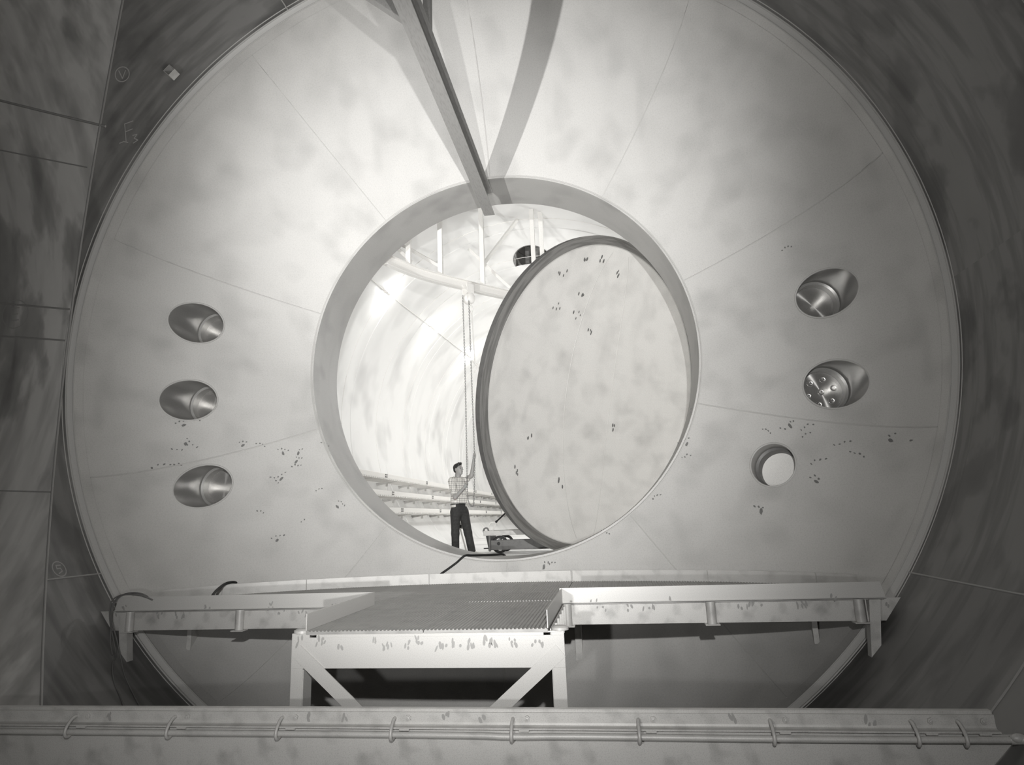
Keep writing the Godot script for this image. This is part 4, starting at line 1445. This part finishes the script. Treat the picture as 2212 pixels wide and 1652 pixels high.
	hr.egg(hc + hb * Vector3(0, -0.01, -0.05), Vector3(0.076, 0.06, 0.06), hb, 0.02)
	hr.cuts = [[hc + hb * Vector3(0, 0.02, 0.03), hb * Vector3(0, -0.72, 0.69).normalized()]]
	hr.mesh(0.006, mb)
	obj("hair", mb, mat(0.16, 0.55), t)
	# plaid shirt
	var im := Image.create(64, 64, false, Image.FORMAT_RGB8)
	im.fill(Color(0.93, 0.92, 0.9))
	for i in [4, 5, 6, 7, 14, 15, 16]:
		for j in 64:
			for q in [Vector2i(i, j), Vector2i(j, i)]:
				var cc := im.get_pixelv(q)
				im.set_pixelv(q, Color(cc.r * 0.3, cc.g * 0.3, cc.b * 0.3))
	for i in range(34, 44):
		for j in 64:
			for q in [Vector2i(i, j), Vector2i(j, i)]:
				var cc := im.get_pixelv(q)
				im.set_pixelv(q, Color(cc.r * 0.86, cc.g * 0.86, cc.b * 0.86))
	var plaid := StandardMaterial3D.new()
	plaid.albedo_texture = ImageTexture.create_from_image(im); plaid.roughness = 0.9
	plaid.uv1_triplanar = true; plaid.uv1_scale = Vector3(12, 12, 12)
	mb = Mb.new()
	f = Field.new()
	f.cap(rs + Vector3(0.01, 0.01, -0.01), ls + Vector3(-0.01, 0.01, 0.01), 0.075, 0.072)
	f.cap(ch + Vector3(-0.035, 0.02, 0.045), wa + Vector3(-0.045, 0, 0.05), 0.11, 0.098, 0.05); f.cap(ch + Vector3(0.035, 0.02, -0.045), wa + Vector3(0.045, 0, -0.05), 0.11, 0.098, 0.05)
	f.cap(wa + Vector3(-0.045, 0, 0.05), pe + Vector3(-0.04, 0, 0.05), 0.098, 0.11, 0.05); f.cap(wa + Vector3(0.045, 0, -0.05), pe + Vector3(0.04, 0, -0.05), 0.098, 0.11, 0.05)
	f.cap(rs, rs.lerp(re, 0.85), 0.072, 0.074, 0.03, true); f.cap(ls, ls.lerp(le, 0.62), 0.07, 0.07, 0.03, true)
	f.cap(ne + Vector3(0, -0.005, 0), ne + Vector3(0, -0.06, 0), 0.068, 0.08, 0.025)
	f.cuts = [[Vector3(0, -2.285, 0), Vector3(0.05, -1, 0)], [ne + Vector3(0.0, 0.012, 0), Vector3(0.25, 1, 0.15).normalized()]]
	f.mesh(0.011, mb)
	obj("shirt", mb, plaid, t)
	mb = Mb.new()
	bar(mb, ne + Vector3(-0.075, -0.0, 0.055), ne + Vector3(0.03, -0.045, 0.1), 0.012, 0.05, Vector3(-0.3, 1, 0.5))
	bar(mb, ne + Vector3(0.07, 0.0, -0.035), ne + Vector3(0.085, -0.05, 0.05), 0.012, 0.045, Vector3(0.6, 1, 0))
	obj("collar", mb, plaid, t)
	# jeans
	var denim := mat(0.25, 0.85, 0.0, noise_tex(0.05, 4, [[0.0, 0.7], [1.0, 1.0]], 23, 128), Vector3(3, 3, 3))
	mb = Mb.new()
	f = Field.new()
	f.cap(pe + Vector3(-0.035, 0.1, 0.045), pe + Vector3(-0.03, -0.05, 0.045), 0.108, 0.118, 0.05); f.cap(pe + Vector3(0.035, 0.1, -0.045), pe + Vector3(0.03, -0.05, -0.045), 0.108, 0.118, 0.05)
	f.cap(rp + Vector3(-0.01, -0.02, 0), rk, 0.106, 0.078, 0.03); f.cap(rk, ra + Vector3(0, 0.0, 0), 0.077, 0.074, 0.03, true)
	f.cap(lp + Vector3(0.02, -0.02, 0), lk, 0.106, 0.08, 0.03); f.cap(lk, la + Vector3(0, 0.0, 0), 0.078, 0.076, 0.03, true)
	f.cuts = [[Vector3(0, -2.275, 0), Vector3.UP]]
	f.mesh(0.012, mb)
	obj("jeans", mb, denim, t)
	mb = Mb.new()
	var bp := PackedVector3Array()
	for j in 28:
		var a := TAU * j / 28.0
		bp.append(Vector3(pe.x, -2.285, pe.z) + Vector3(0.6, 0, -0.8) * cos(a) * 0.168 + Vector3(0.8, 0, 0.6) * sin(a) * 0.113)
	mb.tube(bp, 0.012, 8, false, true)
	obj("belt", mb, M.black, t)
	mb = Mb.new()
	f = Field.new()
	for q in [[ra, Vector3(0.6, 0, 0.55)], [la, Vector3(0.85, 0, 0.25)]]:
		var d: Vector3 = q[1].normalized()
		f.cap(Vector3(q[0].x, fy + 0.042, q[0].z) - d * 0.05, Vector3(q[0].x, fy + 0.036, q[0].z) + d * 0.14, 0.045, 0.036, 0.02)
		f.cap(Vector3(q[0].x, fy + 0.05, q[0].z), Vector3(q[0].x, fy + 0.12, q[0].z), 0.05, 0.05, 0.02)
	f.cuts = [[Vector3(0, fy + 0.002, 0), Vector3.DOWN]]
	f.mesh(0.011, mb)
	obj("shoes", mb, M.black, t)


# ------------------------------------------------------------------ small things on the walls and walks
func small_things() -> void:
	# an open square tube stub on the shell
	var a := deg_to_rad(137.4)
	var c := Vector3(cos(a), sin(a), 0) * (RS - 0.065) + Vector3(0, 0, 2.9)
	var bs := Basis(Vector3(-sin(a), cos(a), 0), Vector3(-cos(a), -sin(a), 0), Vector3.BACK)
	var t := thing("tube_stub", "short open square steel tube stub welded to the shell at upper left", "bracket")
	var mb := Mb.new()
	for q in [[Vector3(0, 0.062, 0), Vector3(0.13, 0.008, 0.13)], [Vector3(0, -0.062, 0), Vector3(0.13, 0.008, 0.13)], [Vector3(0.061, 0, 0), Vector3(0.008, 0.12, 0.13)], [Vector3(-0.061, 0, 0), Vector3(0.008, 0.12, 0.13)]]:
		mb.box(c + bs * q[0], q[1], bs, 0.001)
	obj("tube", mb, M.steel, t)
	mb = Mb.new()
	mb.box(c + bs * Vector3(0, 0, -0.06), Vector3(0.115, 0.115, 0.008), bs, 0.001)  # dark plate, its colour darkens the hollow of the open tube
	obj("dark_back", mb, M.dark, t)
	# cables at the left end of the side walk
	var paths := [
		[Vector3(-3.95, -3.40, 2.78), Vector3(-4.08, -3.348, 2.82), Vector3(-4.234, -3.334, 2.83), Vector3(-4.357, -3.348, 2.83), Vector3(-4.444, -3.4, 2.84), Vector3(-4.458, -3.495, 2.85), Vector3(-4.427, -3.654, 2.86), Vector3(-4.357, -3.838, 2.87), Vector3(-4.28, -4.01, 2.9), Vector3(-4.2, -4.085, 3.05), Vector3(-4.05, -4.235, 3.2), Vector3(-3.83, -4.435, 3.32), Vector3(-3.5, -4.7, 3.6)],
		[Vector3(-3.93, -3.41, 2.80), Vector3(-4.05, -3.352, 2.85), Vector3(-4.284, -3.338, 2.87), Vector3(-4.384, -3.439, 2.88), Vector3(-4.376, -3.623, 2.9), Vector3(-4.291, -3.832, 2.9), Vector3(-4.19, -4.06, 2.92), Vector3(-4.06, -4.225, 3.0), Vector3(-3.77, -4.485, 3.13), Vector3(-3.4, -4.77, 3.3)],
		[Vector3(-3.97, -3.41, 2.75), Vector3(-4.1, -3.33, 2.8), Vector3(-4.3, -3.33, 2.8), Vector3(-4.42, -3.41, 2.83), Vector3(-4.43, -3.55, 2.86), Vector3(-4.38, -3.7, 2.9), Vector3(-4.35, -3.87, 2.92), Vector3(-4.28, -4.0, 2.96)]]
	var ls := ["thin grey cable draped over the left walk end, hanging farthest left", "thin grey cable draped over the left walk end, swinging right along the shell", "short thin grey cable loop over the left walk end"]
	for i in 3:
		mb = Mb.new()
		mb.tube(smooth_path(paths[i], 5), 0.009, 8)
		tag(obj("cable", mb, mat(0.4, 0.6), self), ls[i], "cable", "cables at the left walk end")
	mb = Mb.new()
	mb.tube(smooth_path([Vector3(-1.05, -3.42, 0.1), on_head(-0.933, -3.355, 0.015), on_head(-0.763, -3.241, 0.015), Vector3(-0.624, -3.13, 0.04), Vector3(-0.55, -3.138, -0.2), Vector3(-0.405, -3.158, -0.6), Vector3(-0.263, -3.17, -0.85), Vector3(-0.19, -3.172, -0.95), Vector3(-0.16, -3.2, -1.05)], 6), 0.017, 8)
	tag(obj("power_cable", mb, M.black, self), "black power cable crossing the lip of the opening to the catwalk", "cable")
	mb = Mb.new()
	mb.tube(smooth_path([Vector3(-3.79, -3.45, 1.05), Vector3(-3.80, -3.372, 1.085), Vector3(-3.845, -3.352, 1.16), Vector3(-3.82, -3.356, 1.35), Vector3(-3.72, -3.375, 1.65), Vector3(-3.56, -3.40, 2.05), Vector3(-3.38, -3.44, 2.45), Vector3(-3.3, -3.49, 2.7)], 6), 0.019, 8)
	tag(obj("power_cable", mb, M.black, self), "black power cable looping over the curved toe board of the left walk", "cable")
	# chalk marks on the shell: a circled V and two scrawls
	chalk_on("trim_3", 142.3, 3.42, [circle_pts(0.105), [Vector2(-0.05, 0.055), Vector2(0.0, -0.06), Vector2(0.05, 0.05)]], false)
	chalk_on("trim_4", 147.8, 2.78, [[Vector2(-0.06, -0.15), Vector2(-0.06, 0.12)], [Vector2(-0.06, 0.12), Vector2(0.08, 0.14)], [Vector2(-0.06, 0.0), Vector2(0.06, 0.02)], [Vector2(-0.17, -0.15), Vector2(-0.1, -0.14), Vector2(-0.03, -0.17)], [Vector2(0.06, -0.08), Vector2(0.13, -0.08), Vector2(0.08, -0.13), Vector2(0.14, -0.17), Vector2(0.06, -0.2)]], false)
	chalk_on("trim_5", -149.2, 3.05, [circle_pts(0.1), [Vector2(0.04, 0.05), Vector2(-0.03, 0.05), Vector2(-0.035, 0.005), Vector2(0.02, 0.01), Vector2(0.035, -0.03), Vector2(-0.03, -0.06)]], false)
	chalk_on("trim_6", 0.55, -6.75, [circle_pts(0.21), [Vector2(0.06, 0.09), Vector2(-0.06, 0.09), Vector2(-0.06, -0.09), Vector2(0.06, -0.09)], [Vector2(-0.06, 0.0), Vector2(0.04, 0.0)]], true)


func circle_pts(r: float) -> Array:
	var p := []
	for i in 25:
		p.append(Vector2.from_angle(TAU * i / 24.0 + 0.2) * r)
	return p


# strokes drawn on the shell (angle in degrees, z) or on the left leg (y, x)
func chalk_on(called: String, f: float, at: float, strokes: Array, on_leg: bool) -> void:
	var t := struct(called)
	for s0 in strokes:
		var s := []
		for p in s0:
			s.append(p.rotated(PI / 4.0) if f > 100.0 else p)
		var mb := Mb.new()
		for i in s.size() - 1:
			var d: Vector2 = (s[i + 1] - s[i]).normalized()
			var w := Vector2(-d.y, d.x) * 0.007
			var q := []
			for p in [s[i] - d * 0.005 + w, s[i] - d * 0.005 - w, s[i + 1] + d * 0.005 - w, s[i + 1] + d * 0.005 + w]:
				if on_leg:
					var y: float = f + p.y
					q.append(Vector3(at + p.x, y, MITRE - sqrt(RS * RS - y * y) + 0.003))
				else:
					var a: float = deg_to_rad(f) - p.y * -0.0 + (p.y / RS) * -1.0
					q.append(Vector3(cos(a) * (RS - 0.003), sin(a) * (RS - 0.003), at - p.x))
			mb.quad(q[0], q[1], q[2], q[3], (Vector3.BACK if on_leg else Vector3(-q[0].x, -q[0].y, 0)))
		obj("chalk_stroke", mb, M.chalk, t)
